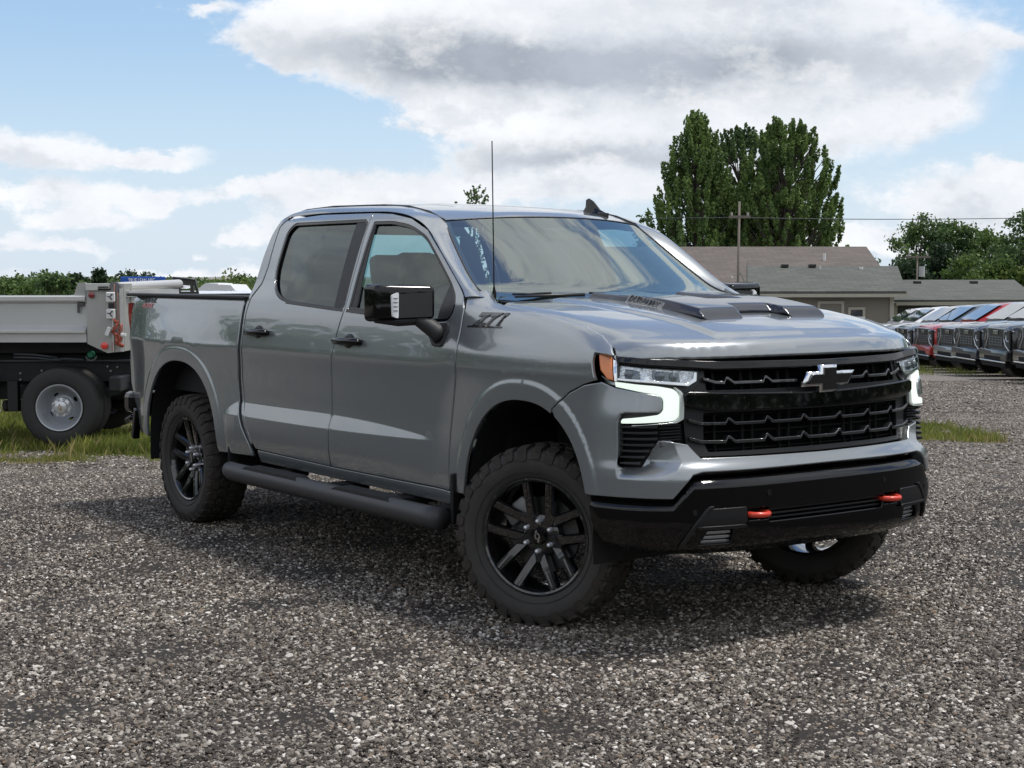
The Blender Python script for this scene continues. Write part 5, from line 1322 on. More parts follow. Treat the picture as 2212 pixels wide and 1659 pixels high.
def hedgerow():
    C = []
    for px in np.arange(-60, 640, 9):
        D = 128+RNG.uniform(-5, 5); l = lat(px, D); x, y = fr_pt(D, l); top = 1.614+(593.6-(603+5*math.sin(px*.045)+3*math.sin(px*.13+1)))*D/3398.35
        k = 110; u = RNG.normal(size=(k, 3))*[.8, .8, 0]+[x, y, 0]; u[:, 2] = -2.3+(top+2.3)*RNG.random(k)**.7; C.append(u)
    C = np.concatenate(C); V, F = leaves(C, RNG.uniform(.2, .42, len(C)), 1., 1.2); o = fast_mesh('hedgerow', V, F, LF_DK); o['kind'] = 'stuff'
hedgerow()
# unseen wood round the lot, added to darken reflections in the bodywork
def ring_wood():
    C = []
    for a in np.arange(0, 360, 2.2):
        if abs((a-0+180) % 360-180) < 26: continue
        r = 62+RNG.uniform(-5, 5); an = math.radians(a); d, l = r*math.cos(an), r*math.sin(an); x, y = fr_pt(d, l)
        h = RNG.uniform(7, 11); k = 170
        u = RNG.normal(size=(k, 3))*[1.9, 1.9, 0]+[x, y, 0]; u[:, 2] = -1+h*RNG.random(k)**.8; C.append(u)
    C = np.concatenate(C); V, F = leaves(C, RNG.uniform(.7, 1.5, len(C)), 1., 1.2); o = fast_mesh('unseen_wood', V, F, LF_DK); o['kind'] = 'stuff'
ring_wood()

# ------------------------------------------------------------------ the house
def shingle_mat(name, c, c2):
    m = bpy.data.materials.new(name); m.use_nodes = True; nt = NT(m.node_tree); b = m.node_tree.nodes['Principled BSDF']
    tc = nt.n('ShaderNodeTexCoord').outputs['Object']; g = tc
    br = nt.n('ShaderNodeTexBrick'); nt._in(br.inputs['Vector'], g); br.inputs['Scale'].default_value = 1.; br.inputs['Brick Width'].default_value = .6; br.inputs['Row Height'].default_value = .27; br.inputs['Mortar Size'].default_value = .012
    br.inputs['Color1'].default_value = (*c, 1); br.inputs['Color2'].default_value = (*[v*.72 for v in c], 1); br.inputs['Mortar'].default_value = (*[v*.45 for v in c], 1)
    st = nt.noise(nt.vm('MULTIPLY', g, (.5, 2.5, 1)), 1.4, 6, .65).outputs[0]; fine = nt.noise(g, 30, 2, .6).outputs[0]
    cc = nt.mix(nt.m('MULTIPLY', nt.sstep(st, .45, .7), .55), br.outputs[0], (*c2, 1)); cc = nt.mix(nt.m('MULTIPLY', fine, .25), cc, (.02, .02, .02, 1))
    nt._in(b.inputs['Base Color'], cc); b.inputs['Roughness'].default_value = .9; return m
SHB = shingle_mat('brown_shingle', (.145, .120, .105), (.10, .09, .08)); SHG = shingle_mat('grey_shingle', (.115, .122, .108), (.075, .082, .072))
SID = prin('stucco_wall', (.215, .200, .165), .9, var=(1.2, .12)); FAS = prin('beige_trim', (.40, .375, .315), .7, var=(2, .12)); DKO = prin('dark_opening', (.030, .028, .026), .6)
def house():
    D = 62.; x0, y0 = fr_pt(D, 0); g = float(gz(x0, y0)); root = empty('house', (x0, y0, g), None, HEAD-math.pi/2)
    tag(root, 'low beige house with brown and grey shingle roof in front of the tall poplars', 'house')
    s = D/3398.35; X = lambda px, d=D: (px-1106)/3398.35*d; Zv = lambda v, d=D: 1.614-(v-593.6)*d/3398.35-g
    def roofpiece(name, pts, mat, th=.10):
        m = MB(); n = len(pts); m.add([p for p in pts]+[(p[0], p[1], p[2]-th) for p in pts], [tuple(range(n)), tuple(range(n, 2*n))[::-1]]+[(i, n+i, n+(i+1) % n, (i+1) % n) for i in range(n)])
        return m.build(name, mat, root)
    eav = Zv(630, 61.5); brk = Zv(576, 65.5); rdg = Zv(533.5, 69)
    sl = lambda d: eav+(rdg-eav)*(d-61.5)/7.5
    roofpiece('roof', [(X(1230, 61.5), -.5, eav), (X(1611, 61.5), -.5, eav), (X(1611, 65.5), 3.5, sl(65.5)), (X(1900, 65.5), 3.5, sl(65.5)), (X(1869, 69), 7, rdg), (X(1230, 69), 7, rdg)], SHB)
    roofpiece('roof', [(X(1611.5, 61.5), -.5, eav+.01), (X(1957, 61.5), -.5, eav+.01), (X(1937, 65.5), 3.5, sl(65.5)+.01), (X(1611.5, 65.5), 3.5, sl(65.5)+.01)], SHG)
    roofpiece('roof', [(X(1230, 69), 7.0, rdg), (X(1869, 69), 7.0, rdg), (X(1880, 76), 14, eav), (X(1230, 76), 14, eav)], SHB)
    m = MB(); m.box((X(1590), -.42, eav-.14), (X(1957)-X(1230), .16, .17)); m.build('gutter', FAS, root)
    xr = X(1925)
    m = MB(); m.box(((X(1230)+xr)/2, 6.5, eav*.5-.05), (xr-X(1230), 13, eav-.12)); m.add([(xr, 0, eav-.1), (xr, 13, eav-.1), (xr, 6.9, rdg-.25)], [(0, 1, 2)]); m.build('wall', SID, root)
    m = MB(); m.box((xr, -.03, eav*.5-.08), (.16, .14, eav-.16)); m.build('corner_board', FAS, root)
    for a, b_, v0, nm in ((1765, 1822, 651, 'garage_door'), (1831, 1868, 664, 'window')):
        top = Zv(v0); m = MB(); bot = 0. if nm == 'garage_door' else top-1.0
        xa, xb = X(a), X(b_)
        m.box(((xa+xb)/2, -.03, top-.05), (xb-xa, .08, .10)); m.box((xa+.05, -.028, (top+bot)/2), (.10, .08, top-bot)); m.box((xb-.05, -.028, (top+bot)/2), (.10, .08, top-bot))
        f = m.build('window_frame' if nm == 'window' else 'door_frame', FAS, root)
        m = MB(); m.box(((xa+xb)/2, -.01, (top+bot)/2-.05), (xb-xa-.2, .05, top-bot-.1)); w_ = m.build('pane' if nm == 'window' else 'door_panel', prin('house_pane', (.05, .055, .06), .1) if nm == 'window' else prin('door_grey', (.19, .178, .15), .7), f)
        if nm == 'window':
            m = MB(); m.box(((xa+xb)/2+.08, -.05, top-.42), (.5, .05, .10)); m.box(((xa+xb)/2+.30, -.05, top-.6), (.06, .05, .3)); m.build('sash', prin('white_trim', (.75, .75, .72), .5), f)
    for px, v in ((1693, 577), (1752, 577)):
        m = MB(); m.box((X(px, 65.4), 3.3, Zv(v, 65.4)+.05), (.28, .3, .12), bev=.02); m.build('roof_vent', DKO, root)
    for px, v, hh, r_ in ((1779, 553, .30, .06), (1770, 573, .16, .025), (1858, 571, .10, .09), (1570, 597, .08, .04)):
        d = 66.5 if v < 560 else 65.; m = MB(); zz = sl(d) if v < 590 else sl(63.6); yy = d-62 if v < 590 else 1.6
        m.cyl((X(px, d), yy, zz-.1), (X(px, d), yy, zz+hh), r_, 10); m.build('vent_pipe', prin('white_pipe', (.70, .70, .68), .5), root)
    m = MB(); a = Vector((X(1611, 62.2), .2, sl(62.3))); m.tube([a, a+Vector((-.22, 0, .55))], .03, 6); m.tube([a+Vector((-.42, .1, .05)), a+Vector((-.22, 0, .55))], .02, 6); m.tube([a+Vector((.05, 0, 0)), a+Vector((.05, 0, .95))], .02, 6); m.build('antenna_mast', prin('mast_grey', (.25, .25, .24), .5), root)
    # low wing on the right
    D2 = 66.; x0, y0 = fr_pt(D2, 0); g2 = float(gz(x0, y0)); r2 = empty('garage_wing', (x0, y0, g2), None, HEAD-math.pi/2); tag(r2, 'long low grey roofed garage attached to the right end of the house', 'garage')
    X2 = lambda px, d=D2: (px-1106)/3398.35*d; Z2 = lambda v, d=D2: 1.614-(v-593.6)*d/3398.35-g2
    e2 = Z2(648, 65.6); t2 = Z2(605, 70.5)
    m = MB(); P = [(X2(1929, 65.6), -.4, e2), (X2(2245, 65.6), -.4, e2), (X2(2189, 70.5), 4.5, t2), (X2(1925, 70.5), 4.5, t2)]; m.add(P+[(p[0], p[1], p[2]-.1) for p in P], [(0, 1, 2, 3), (7, 6, 5, 4), (0, 4, 5, 1), (1, 5, 6, 2), (2, 6, 7, 3), (3, 7, 4, 0)])
    m.build('roof', SHG, r2); m = MB(); m.box(((X2(1930)+X2(2245))/2, -.33, e2-.16), (X2(2245)-X2(1930), .14, .15)); m.build('gutter', FAS, r2)
    m = MB(); m.box(((X2(1930)+X2(2235))/2, 4.5, e2/2-.1), (X2(2235)-X2(1930), 9, e2-.2)); m.build('wall', SID, r2)
    m = MB(); xa, xb = X2(1937), X2(2215); m.box(((xa+xb)/2, -.03, (e2-.28)/2), (xb-xa, .05, e2-.30)); m.build('garage_opening', DKO, r2)
    m = MB(); m.box((X2(1932), -.06, e2/2-.1), (.18, .12, e2-.2)); m.build('corner_board', FAS, r2)
    for px in (1981, 2103):
        m = MB(); m.box((X2(px, 69.5), 3.6, t2-.12), (.30, .3, .14), bev=.02); m.build('roof_vent', DKO, r2)
house()
# utility poles and the line between them
WOOD = prin('weathered_pole', (.16, .14, .12), .9, bump=(20, .5, .01))
def pole(px, D, vtop, varm, label, lean=0., tr=False):
    x, y = fr_pt(D, lat(px, D)); g = float(gz(x, y)); r = empty('utility_pole', (x, y, g), None, HEAD-math.pi/2); tag(r, label, 'utility pole', 'utility poles')
    s = D/3398.35; zt = 1.614+(593.6-vtop)*s-g; za = 1.614+(593.6-varm)*s-g
    m = MB(); m.tube([(0, 0, -.3), (lean, 0, zt)], [.06, .042], 10); m.build('pole', WOOD, r, smooth=True)
    m = MB(); m.box((lean, -.12, za), (1.2 if tr else .8, .09, .10)); m.build('crossarm', WOOD, r)
    for dx in (-.45, .45) if tr else (-.3, .3):
        m = MB(); m.cyl((lean+dx, -.12, za+.05), (lean+dx, -.12, za+.17), .04, 8); m.build('insulator', prin('insulator', (.35, .33, .30), .3), r)
    if tr:
        m = MB(); m.cyl((.18, -.18, za-.95), (.18, -.18, za-.45), .15, 12); m.build('transformer', prin('transformer_grey', (.42, .43, .43), .5), r, auto=40)
    return g+zt, g+za
pole(1592, 59, 437, 470, 'wooden utility pole standing in front of the house and poplars', lean=.05)
pole(1979, 76, 553, 556, 'short utility pole with transformer behind the garage roof', tr=True)
m = MB(); P = []
for k in range(25):
    t = k/24; D = 59+4*t; px = 1592+(2420-1592)*t; v = 471+8*t*(1-t)*3.0+ -4*t; x, y = fr_pt(D, lat(px, D)); P.append((x, y, 1.614+(593.6-v)*D/3398.35))
m.tube(P, .015, 5); tag(m.build('power_line', prin('cable', (.03, .035, .04), .6), None, smooth=True), 'thin dark power line running right from the utility pole across the sky', 'cable')
m = MB(); P = [(p[0], p[1], p[2]-.05) for p in P]; P2 = []
for k in range(9):
    t = k/8; D = 59+.3*t; px = 1592-(210)*t; v = 471+2*t; x, y = fr_pt(D, lat(px, D)); P2.append((x, y, 1.614+(593.6-v)*D/3398.35))
m.tube(P2, .015, 5); tag(m.build('power_line', MATS['cable'], None, smooth=True), 'faint power line left of the utility pole against the poplars', 'cable')

# ------------------------------------------------------------------ parked pickups on the right
def parked_mesh():
    """shared meshes; local frame: nose at the origin pointing to +x, body runs towards -x"""
    M_ = {}
    def shell(st, sec, name, mat, auto=35):
        m = MB(); V = []; n = None
        for s_ in st: L = sec(*s_); L = [(s_[0], y, z) for y, z in L]; L += [(p[0], -p[1], p[2]) for p in L[::-1]]; n = len(L); V += L
        F = [(i*n+k, (i+1)*n+k, (i+1)*n+(k+1) % n, i*n+(k+1) % n) for i in range(len(st)-1) for k in range(n)]+[tuple(range(n)), tuple(range((len(st)-1)*n, len(st)*n))[::-1]]
        m.add(V, F); return m.build(name, mat, link=False, auto=auto)
    def low(x, w, zt, zb): return [(0, zt+.02), (w*.62, zt+.01), (w*.86, zt-.02), (w*.95, zt-.08), (w, zt-.24), (w*1.005, zt-.40), (w*.99, .80), (w*1.005, .66), (w*.97, zb), (0, zb)]
    st = [(-.02, .86, 1.17, .42), (-.03, .93, 1.22, .42), (-.10, .965, 1.27, .42), (-.30, .985, 1.31, .46), (-.42, .99, 1.325, .95), (-1.42, .99, 1.39, .95), (-1.50, 1.0, 1.40, .50), (-2.2, 1.0, 1.40, .48), (-3.75, 1.0, 1.40, .48), (-4.15, 1.0, 1.41, .95), (-5.15, 1.0, 1.41, .95), (-5.25, .99, 1.41, .52), (-5.78, .97, 1.42, .52)]
    M_['body'] = shell(st, low, 'body', PAINT, 45)
    def cab(x, w, zt): return [(0, zt), (w*.75, zt-.012), (w*.93, zt-.05), (w, zt-.10), (w+(.93-w)*.5, (zt-.1+1.36)/2), (.93 if zt > 1.5 else w, 1.34), (0, 1.34)]
    st = [(-1.30, .80, 1.46), (-1.62, .77, 1.64), (-1.95, .72, 1.85), (-2.15, .69, 1.925), (-2.6, .68, 1.965), (-3.2, .68, 1.965), (-3.72, .68, 1.92), (-3.82, .76, 1.62), (-3.85, .84, 1.44)]
    M_['cab'] = shell(st, cab, 'cab', PAINT, 45)
    G = prin('parked_glass', (.02, .035, .05), .03, coat=1, spec=1.)
    m = MB(); m.add([(-1.27, -.68, 1.475), (-1.27, .68, 1.475), (-1.93, .60, 1.865), (-1.93, -.60, 1.865)], [(0, 1, 2, 3)]); m.add([(-1.93, -.60, 1.865), (-1.93, .60, 1.865), (-2.06, .58, 1.905), (-2.06, -.58, 1.905)], [(0, 1, 2, 3)]); M_['windshield'] = m.build('windshield', G, link=False)
    m = MB()
    for sg in (-1, 1): m.add([(-1.75, sg*.915, 1.43), (-2.62, sg*.915, 1.43), (-2.62, sg*.765, 1.86), (-2.15, sg*.765, 1.86)], [(0, 1, 2, 3) if sg > 0 else (3, 2, 1, 0)]); m.add([(-2.70, sg*.915, 1.43), (-3.55, sg*.915, 1.43), (-3.50, sg*.765, 1.86), (-2.70, sg*.765, 1.86)], [(0, 1, 2, 3) if sg > 0 else (3, 2, 1, 0)])
    M_['side_window'] = m.build('side_window', G, link=False)
    m = MB(); m.box((.0, 0, .97), (.05, 1.80, .46), bev=.02); M_['grille'] = m.build('grille', prin('parked_grille', (.010, .010, .012), .3), link=False)
    m = MB()
    for z in (.83, .89, .95, 1.01): m.box((.035, 0, z), (.02, .92, .016))
    for y in (-.40, -.2, 0, .2, .4): m.box((.035, y, .92), (.02, .03, .22))
    M_['grille_bars'] = m.build('grille_bars', prin('parked_bars', (.30, .31, .34), .3, .8), link=False)
    m = MB()
    for sg in (-1, 1):
        m.tube([(.03, sg*.56, 1.17), (.03, sg*.54, .98), (.03, sg*.66, .82), (.0, sg*.86, .70)], .018, 6); m.tube([(.03, sg*.56, 1.165), (.0, sg*.80, 1.165), (-.06, sg*.95, 1.16)], .018, 6)
        m.tube([(.03, sg*.68, 1.08), (.035, sg*.69, .98), (.03, sg*.75, .93), (.0, sg*.86, .95)], .016, 6)
        m.box((-.01, sg*.80, 1.07), (.05, .16, .06))
    M_['headlight'] = m.build('headlight', prin('parked_lamp', (.55, .57, .60), .15, .7), link=False, auto=40)
    m = MB(); m.box((.02, 0, 1.205), (.05, 1.2, .03), bev=.01); m.box((.04, 0, 1.12), (.03, .30, .09), bev=.01); M_['nose_badge'] = m.build('nose_badge', prin('parked_chrome', (.5, .5, .5), .2, 1), link=False)
    m = MB(); m.box((.045, 0, .60), (.14, 1.86, .25), bev=.04); M_['bumper'] = m.build('bumper', PAINT, link=False, auto=40)
    m = MB(); m.box((.105, 0, .53), (.03, 1.1, .10), bev=.01); m.box((.0, 0, .38), (.18, 1.6, .12), bev=.02); M_['air_dam'] = m.build('air_dam', MBLK, link=False)
    m = MB(); m.box((.10, 0, .452), (.05, 1.70, .035), bev=.012); M_['chrome_strip'] = m.build('chrome_strip', CHR, link=False)
    m = MB()
    for sg in (-1, 1): m.box((-1.78, sg*1.10, 1.47), (.12, .22, .20), bev=.04); m.box((-1.80, sg*.98, 1.42), (.08, .14, .06))
    M_['mirror'] = m.build('mirror', SBLK, link=False, auto=40)
    V, F = revolve([(-.13, .0), (-.12, .20), (-.135, .26), (-.145, .32), (-.12, .39), (0, .405), (.12, .39), (.13, .30), (.12, .2)], 32); m = MB(); m.add(V, F); M_['wheel'] = m.build('wheel', RUB, link=False, auto=40)
    V, F = revolve([(-.10, .0), (-.125, .05), (-.10, .12), (-.125, .235), (-.135, .25), (-.12, .255)], 24); m = MB(); m.add(V, F); M_['rim'] = m.build('rim', prin('parked_rim', (.16, .16, .17), .3, .8), link=False, auto=40)
    m = MB(); m.box((-2.9, 0, .66), (5.0, 1.5, .30)); M_['underside'] = m.build('underside', MBLK, link=False)
    return M_
PM = parked_mesh()
GPK = 'pickups parked in a row on the right'
cols = {'black': paint('black_paint', (.010, .011, .014), .3), 'navy': paint('navy_paint', (.014, .020, .040), .4), 'grey': paint('grey_paint', (.24, .25, .26), .5), 'red': paint('red_paint', (.34, .015, .016), .3),
        'slate': paint('slate_paint', (.09, .11, .13), .5), 'white': paint('white_paint', (.70, .71, .72), .0), 'silver': paint('silver_paint', (.40, .41, .42), .6)}
proto = None
def parked(D, lt, c, label, rot=0.):
    global proto
    x, y = fr_pt(D, lt); g = float(gz(x, y)); rz = math.atan2(-RH[1], -RH[0])+math.radians(3)+rot
    r = empty('parked_pickup', (x, y, g), None, rz); tag(r, label, 'pickup truck', GPK)
    sl = -.034*0
    for k, me in PM.items():
        if k in ('wheel', 'rim'): continue
        o = inst(k, me, r)
        if k in ('body', 'cab', 'bumper'): o.material_slots[0].link = 'OBJECT'; o.material_slots[0].material = cols[c]
    for wx in (-.93, -4.65):
        for sg in (-1, 1):
            w = inst('wheel', PM['wheel'], r, (wx, sg*.86, .405), (0, 0, 0 if sg < 0 else math.pi)); inst('rim', PM['rim'], w)
for D, c, lab in ((33.6, 'black', 'black parked pickup at the right edge, nearest of the row'), (36.7, 'black', 'black parked pickup with chrome chin strip, second from the near end of the row'), (39.7, 'navy', 'dark navy parked pickup left of the two black ones'),
                  (42.8, 'grey', 'grey parked pickup between the navy and the red ones'), (45.6, 'red', 'dark red parked pickup beside the grey pickup hood'), (48.5, 'slate', 'slate blue parked pickup left of the red one'),
                  (51.4, 'silver', 'silver parked pickup left of the slate blue one'), (54.2, 'white', 'second white parked pickup from the far end of the row'), (57.0, 'white', 'white parked pickup at the far end of the row below the corner of the house')):
    parked(D+random.uniform(-.12, .12), 11.55+.055*(D-39.7)+random.uniform(-.16, .16), c, lab, random.uniform(-.03, .03))

# ------------------------------------------------------------------ dump truck on the left
STL = prin('stainless_bright', (.66, .66, .65), .34, .6, var=(2.0, .10)); STD = prin('stainless_dull', (.44, .44, .41), .42, .5, var=(4., .18)); STW = prin('aluminium_lip', (.66, .65, .62), .38, .6)
WHT = prin('white_bracket', (.72, .72, .70), .5); CHN = prin('orange_chain', (.42, .10, .06), .5); BLKF = prin('frame_black', (.013, .013, .015), .5, bump=(40, .4, .004))
def dump_truck():
    D = 15.6; x0, y0 = fr_pt(D, lat(123, D)); g = -.10; r = empty('dump_truck', (x0, y0, g), None, HEAD-math.pi/2)
    tag(r, 'stainless steel dump bed on a black chassis with dual rear wheels at the left', 'dump truck')
    k = D/3398.35; X = lambda px: (px-123)*k; Z = lambda v: 1.614-(v-593.6)*k-g
    # side wall, pressed in steps, as one extrusion
    P = [(0, 715), (.0, 640), (-.03, 638), (-.03, 652), (-.005, 655), (-.005, 700), (-.07, 715), (-.07, 717), (-.035, 719), (-.035, 738), (.0, 741)]
    m = MB(); prof = [(-.045, 637), (-.045, 651), (.0, 655), (.0, 701), (-.075, 713), (-.075, 717), (-.04, 719), (-.04, 738), (.04, 739), (.04, 637)]
    xa, xb = -3.6, X(189)
    n = len(prof); V = [(xa, y, Z(v)) for y, v in prof]+[(xb, y, Z(v)) for y, v in prof]; m.add(V, [(i, (i+1) % n, n+(i+1) % n, n+i) for i in range(n)]+[tuple(range(n)), tuple(range(n, 2*n))[::-1]]); m.build('bed_side', STL, r)
    m = MB(); m.box(((xa+xb)/2, -.05, Z(644)), (xb-xa, .03, .055), bev=.01); m.build('top_rail', STW, r)
    m = MB(); m.box(((xa+xb)/2, -.085, Z(715)), (xb-xa, .012, .02)); m.build('ledge', STW, r)
    m = MB(); m.prism([(X(163), Z(637)), (X(188), Z(637)), (X(188), Z(609)), (X(172), Z(610))], lambda a, b: (a, -.03, b), lambda a, b: (a, .02, b)); m.build('gusset', STD, r)
    m = MB(); m.prism([(X(192), Z(741)), (X(235), Z(761)), (X(272), Z(757)), (X(272), Z(612)), (X(192), Z(612))], lambda a, b: (a, -.06, b), lambda a, b: (a, .28, b)); m.build('rear_post', STD, r)
    m = MB(); m.box((X(218), -.075, Z(619)), (.24, .03, .07), bev=.004); m.box((X(249), -.08, Z(690)), (.012, .02, .62)); m.box((X(268), -.08, Z(690)), (.03, .03, .62)); m.build('post_flange', STW, r)
    m = MB(); m.box((X(232), -.095, Z(624)), (.12, .02, .016), rx=.2); m.box((X(230), -.095, Z(619)), (.10, .02, .012)); m.build('latch_plate_mark', BLKF, r)
    m = MB(); m.box((X(178), -.03, Z(657)), (.06, .05, .03), bev=.005); m.box((X(173), -.04, Z(664)), (.02, .03, .10), bev=.004); m.build('latch', prin('latch_grey', (.12, .12, .12), .4, .8), r)
    for v in (640.5, 676.5):
        m = MB(); m.box((X(246), -.105, Z(v)), (.088, .035, .098), bev=.010); b = m.build('hinge_bracket', WHT, r)
        m = MB(); c = Vector((X(246), -.128, Z(v))); m.tube([c+Vector((.022, 0, .032)), c+Vector((-.004, 0, .002)), c+Vector((.018, 0, -.026))], .006, 5); m.tube([c+Vector((-.004, 0, .002)), c+Vector((-.030, 0, .010))], .004, 5); m.build('hinge_mark', BLKF, b)
    m = MB(); m.box((X(247), -.10, Z(659)), (.05, .03, .05)); m.build('hinge_block', BLKF, r)
    for px, v, rr, em in ((203.5, 636, .030, .25), (229.5, 745, .034, 1.)):
        m = MB(); m.tube([(X(px), -.06, Z(v)), (X(px), -.088, Z(v)), (X(px), -.094, Z(v))], [rr, rr, rr*.6], 18); m.build('marker_light', prin('marker_red' if em < 1 else 'marker_red_bright', (.22, .02, .025) if em < 1 else (.85, .05, .03), .25, coat=1), r, auto=40)
    m = MB(); m.box((X(248), -.078, Z(746)), (.018, .02, .09)); m.build('marker_light', REDL, r)
    # chain gathered on its hook
    C0 = []
    for j in range(24):
        t = j/23; C0.append((X(252)+.03*math.sin(j*.9)+t*.09-(.0 if t < .6 else (t-.6)*.10), -.11-.012*math.cos(j*1.7), Z(688)-.26*math.sin(min(1, t*1.35)*math.pi*.5)+(.0 if t < .74 else (t-.74)*.8)))
    ch = None
    for j in range(23):
        a, b_ = Vector(C0[j]), Vector(C0[j+1]); m = MB(); md = (a+b_)/2; d = (b_-a).normalized(); w = d.cross(Vector((0, 1, 0)) if j % 2 else Vector((1, 0, 0))).normalized()*.012
        m.tube([md-d*.022+w*.3, md-d*.014+w, md+d*.014+w, md+d*.022, md+d*.014-w, md-d*.014-w, md-d*.022+w*.3], .0062, 5, caps=False)
        m.build('chain_link', CHN, r, smooth=True)
    m = MB(); m.tube([(X(254), -.10, Z(612)), (X(254), -.10, Z(690))], .004, 6); m.tube([(X(260), -.09, Z(630)), (X(262), -.09, Z(700)), (X(268), -.09, Z(735))], .004, 6); m.build('red_strap', prin('strap', (.30, .14, .10), .7), r, smooth=True)
    m = MB(); m.box((X(240), -.115, Z(714)), (.04, .03, .09), ry=.4, bev=.006); m.box((X(272), -.10, Z(722)), (.05, .03, .03), bev=.006); m.build('chain_hook', WHT, r)
    # tailgate across the rear, running away from the viewer
    xe = .70
    m = MB(); m.box((xe-.03, 1.20, Z(690)), (.05, 2.0, .62)); m.build('tailgate', STD, r)
    m = MB(); m.tube([(xe-.10, -.02, Z(619.5)), (xe-.10, .0, Z(619.5)), (xe, 2.45, Z(615))], [.045, .048, .048], 12); m.build('tarp_roller', STW, r, smooth=True)
    m = MB(); m.tube([(xe-.10, -.09, Z(619.5)), (xe-.10, -.02, Z(619.5))], .055, 14); m.build('roller_cap', prin('cap_grey', (.20, .20, .21), .35, .6), r, auto=40)
    m = MB(); m.box((xe-.01, 1.2, Z(634)), (.05, 2.35, .06)); m.build('tailgate_rail', STL, r)
    # far side wall and floor of the bed
    m = MB(); m.box(((xa+xb)/2, 2.35, Z(690)), (xb-xa, .05, .42)); m.box(((xa+xb)/2, 1.2, Z(725)), (xb-xa, 2.3, .04)); m.build('bed_floor', STD, r)
    # chassis
    m = MB(); m.box((-1.3, .55, Z(808)), (4.0, .07, .22), bev=.01); m.box((-1.3, 1.75, Z(808)), (4.0, .07, .22)); m.box((-1.3, 1.15, Z(755)), (3.6, 1.4, .10)); m.box((.55, 1.15, Z(830)), (.12, 2.2, .16), bev=.02); m.box((.45, .45, Z(850)), (.45, .10, .10), ry=-.25); m.box((-.55, .35, Z(860)), (.10, .10, .30)); m.box((-1.2, .40, Z(835)), (.8, .30, .26), bev=.04)
    m.box((-1.3, 1.1, Z(835)), (4.0, .9, .35)); m.box((-.5, 1.15, Z(775)), (2.6, .9, .12))
    m.build('chassis', BLKF, r)
    m = MB(); m.box((-1.25, .50, Z(783.5)), (4.1, .10, .016)); m.build('frame_edge_highlight', prin('flange_highlight', (.10, .10, .11), .4, .4), r)  # lighter strip paints the highlight along the frame rail's top edge
    for j, (a, b_) in enumerate((((-.56, 775), (-.08, 783)), ((-.56, 768), (-.12, 776)), ((-.20, 781), (.15, 781)))):
        m = MB(); m.tube([(a[0], .40, Z(a[1])), ((a[0]+b_[0])/2, .38, Z((a[1]+b_[1])/2-3)), (b_[0], .40, Z(b_[1]))], .011, 6); m.build('air_hose', prin('hose_blue_grey', (.14, .16, .19), .5), r, smooth=True)
    m = MB(); m.tube([(X(180), .30, Z(768)), (X(180), .25, Z(768)), (X(180), .235, Z(768))], [.036, .036, .024], 16); gc = m.build('fuel_cap', prin('green_cap', (.02, .26, .13), .4), r, auto=40)
    m = MB(); m.tube([(X(180)+.055*math.cos(a), .27, Z(769)-.055*math.sin(a)) for a in np.linspace(.2, 2.9, 10)], .008, 5); m.build('cap_bracket', prin('bracket_grey', (.25, .26, .25), .4), r, smooth=True)
    for px, v in ((203, 797), (225, 798), (210, 807), (56, 806), (8, 812), (8, 826), (8, 840)):
        m = MB(); m.tube([(X(px), .505, Z(v)), (X(px), .49, Z(v))], .010, 8); m.build('bolt', prin('bolt_grey', (.4, .4, .4), .4, .6), r)
    m = MB(); m.tube([(-.7, .5, Z(885)), (.0, 1.1, Z(893)), (.6, 1.1, Z(893))], .06, 8); m.cyl((0, .4, Z(893)), (0, 1.9, Z(893)), .09, 12); m.build('axle', BLKF, r)
    # dual wheels
    V, F = revolve([(-.07, .225), (-.10, .232), (-.118, .25), (-.125, .29), (-.122, .34), (-.112, .372), (-.095, .388), (-.05, .394), (-.045, .386), (-.035, .386), (-.03, .394), (.03, .394), (.035, .386), (.045, .386), (.05, .394), (.095, .388), (.12, .35), (.12, .27), (.09, .225)], 72); m = MB(); m.add(V, F); tm = m.build('tire', prin('truck_tire', (.030, .029, .028), .75, bump=(160, .3, .001), var=(8, .3)), link=False, auto=40)
    w = empty('wheel', (0, .14, .396), r); inst('tire', tm, w); inst('tire', tm, w, (0, .30, 0)); inst('tire', tm, w, (0, 1.75, 0)); inst('tire', tm, w, (0, 2.05, 0))
    V, F = revolve([(-.095, .222), (-.118, .236), (-.126, .232), (-.124, .222), (-.10, .214), (-.02, .200), (.055, .188), (.062, .18)], 60); m = MB(); m.add(V, F); m.build('rim', prin('steel_rim', (.50, .52, .55), .35, .45), w, auto=40)
    m = MB(); n = 96; hol = []
    def dfn(u, v, o=0.): rr = np.hypot(u, v); return u, .062-.055*ss(.185, .10, rr)-o, v
    circ = lambda cx, cz, ra, rb, a: [(cx+ra*math.cos(t)*math.cos(a)-rb*math.sin(t)*math.sin(a), cz+ra*math.cos(t)*math.sin(a)+rb*math.sin(t)*math.cos(a)) for t in np.linspace(0, ARC, 14, endpoint=False)]
    H = [circ(.145*math.cos(a), .145*math.sin(a), .014, .030, a) for a in [ARC*(j+.35)/4 for j in range(4)]]
    panel('wheel_disc', circ(0, 0, .188, .188, 0), dfn, prin('steel_disc', (.40, .42, .45), .38, .45), w, holes=H, step=.02, th=.01, bev=.002)
    m = MB(); V, F = revolve([(.02, .105), (-.03, .100), (-.04, .09), (-.045, .065), (-.075, .060), (-.082, .050), (-.083, .0)], 48); m.add(V, F); m.build('hub_cap', prin('hub_alu', (.66, .67, .68), .28, .5), w, auto=40)
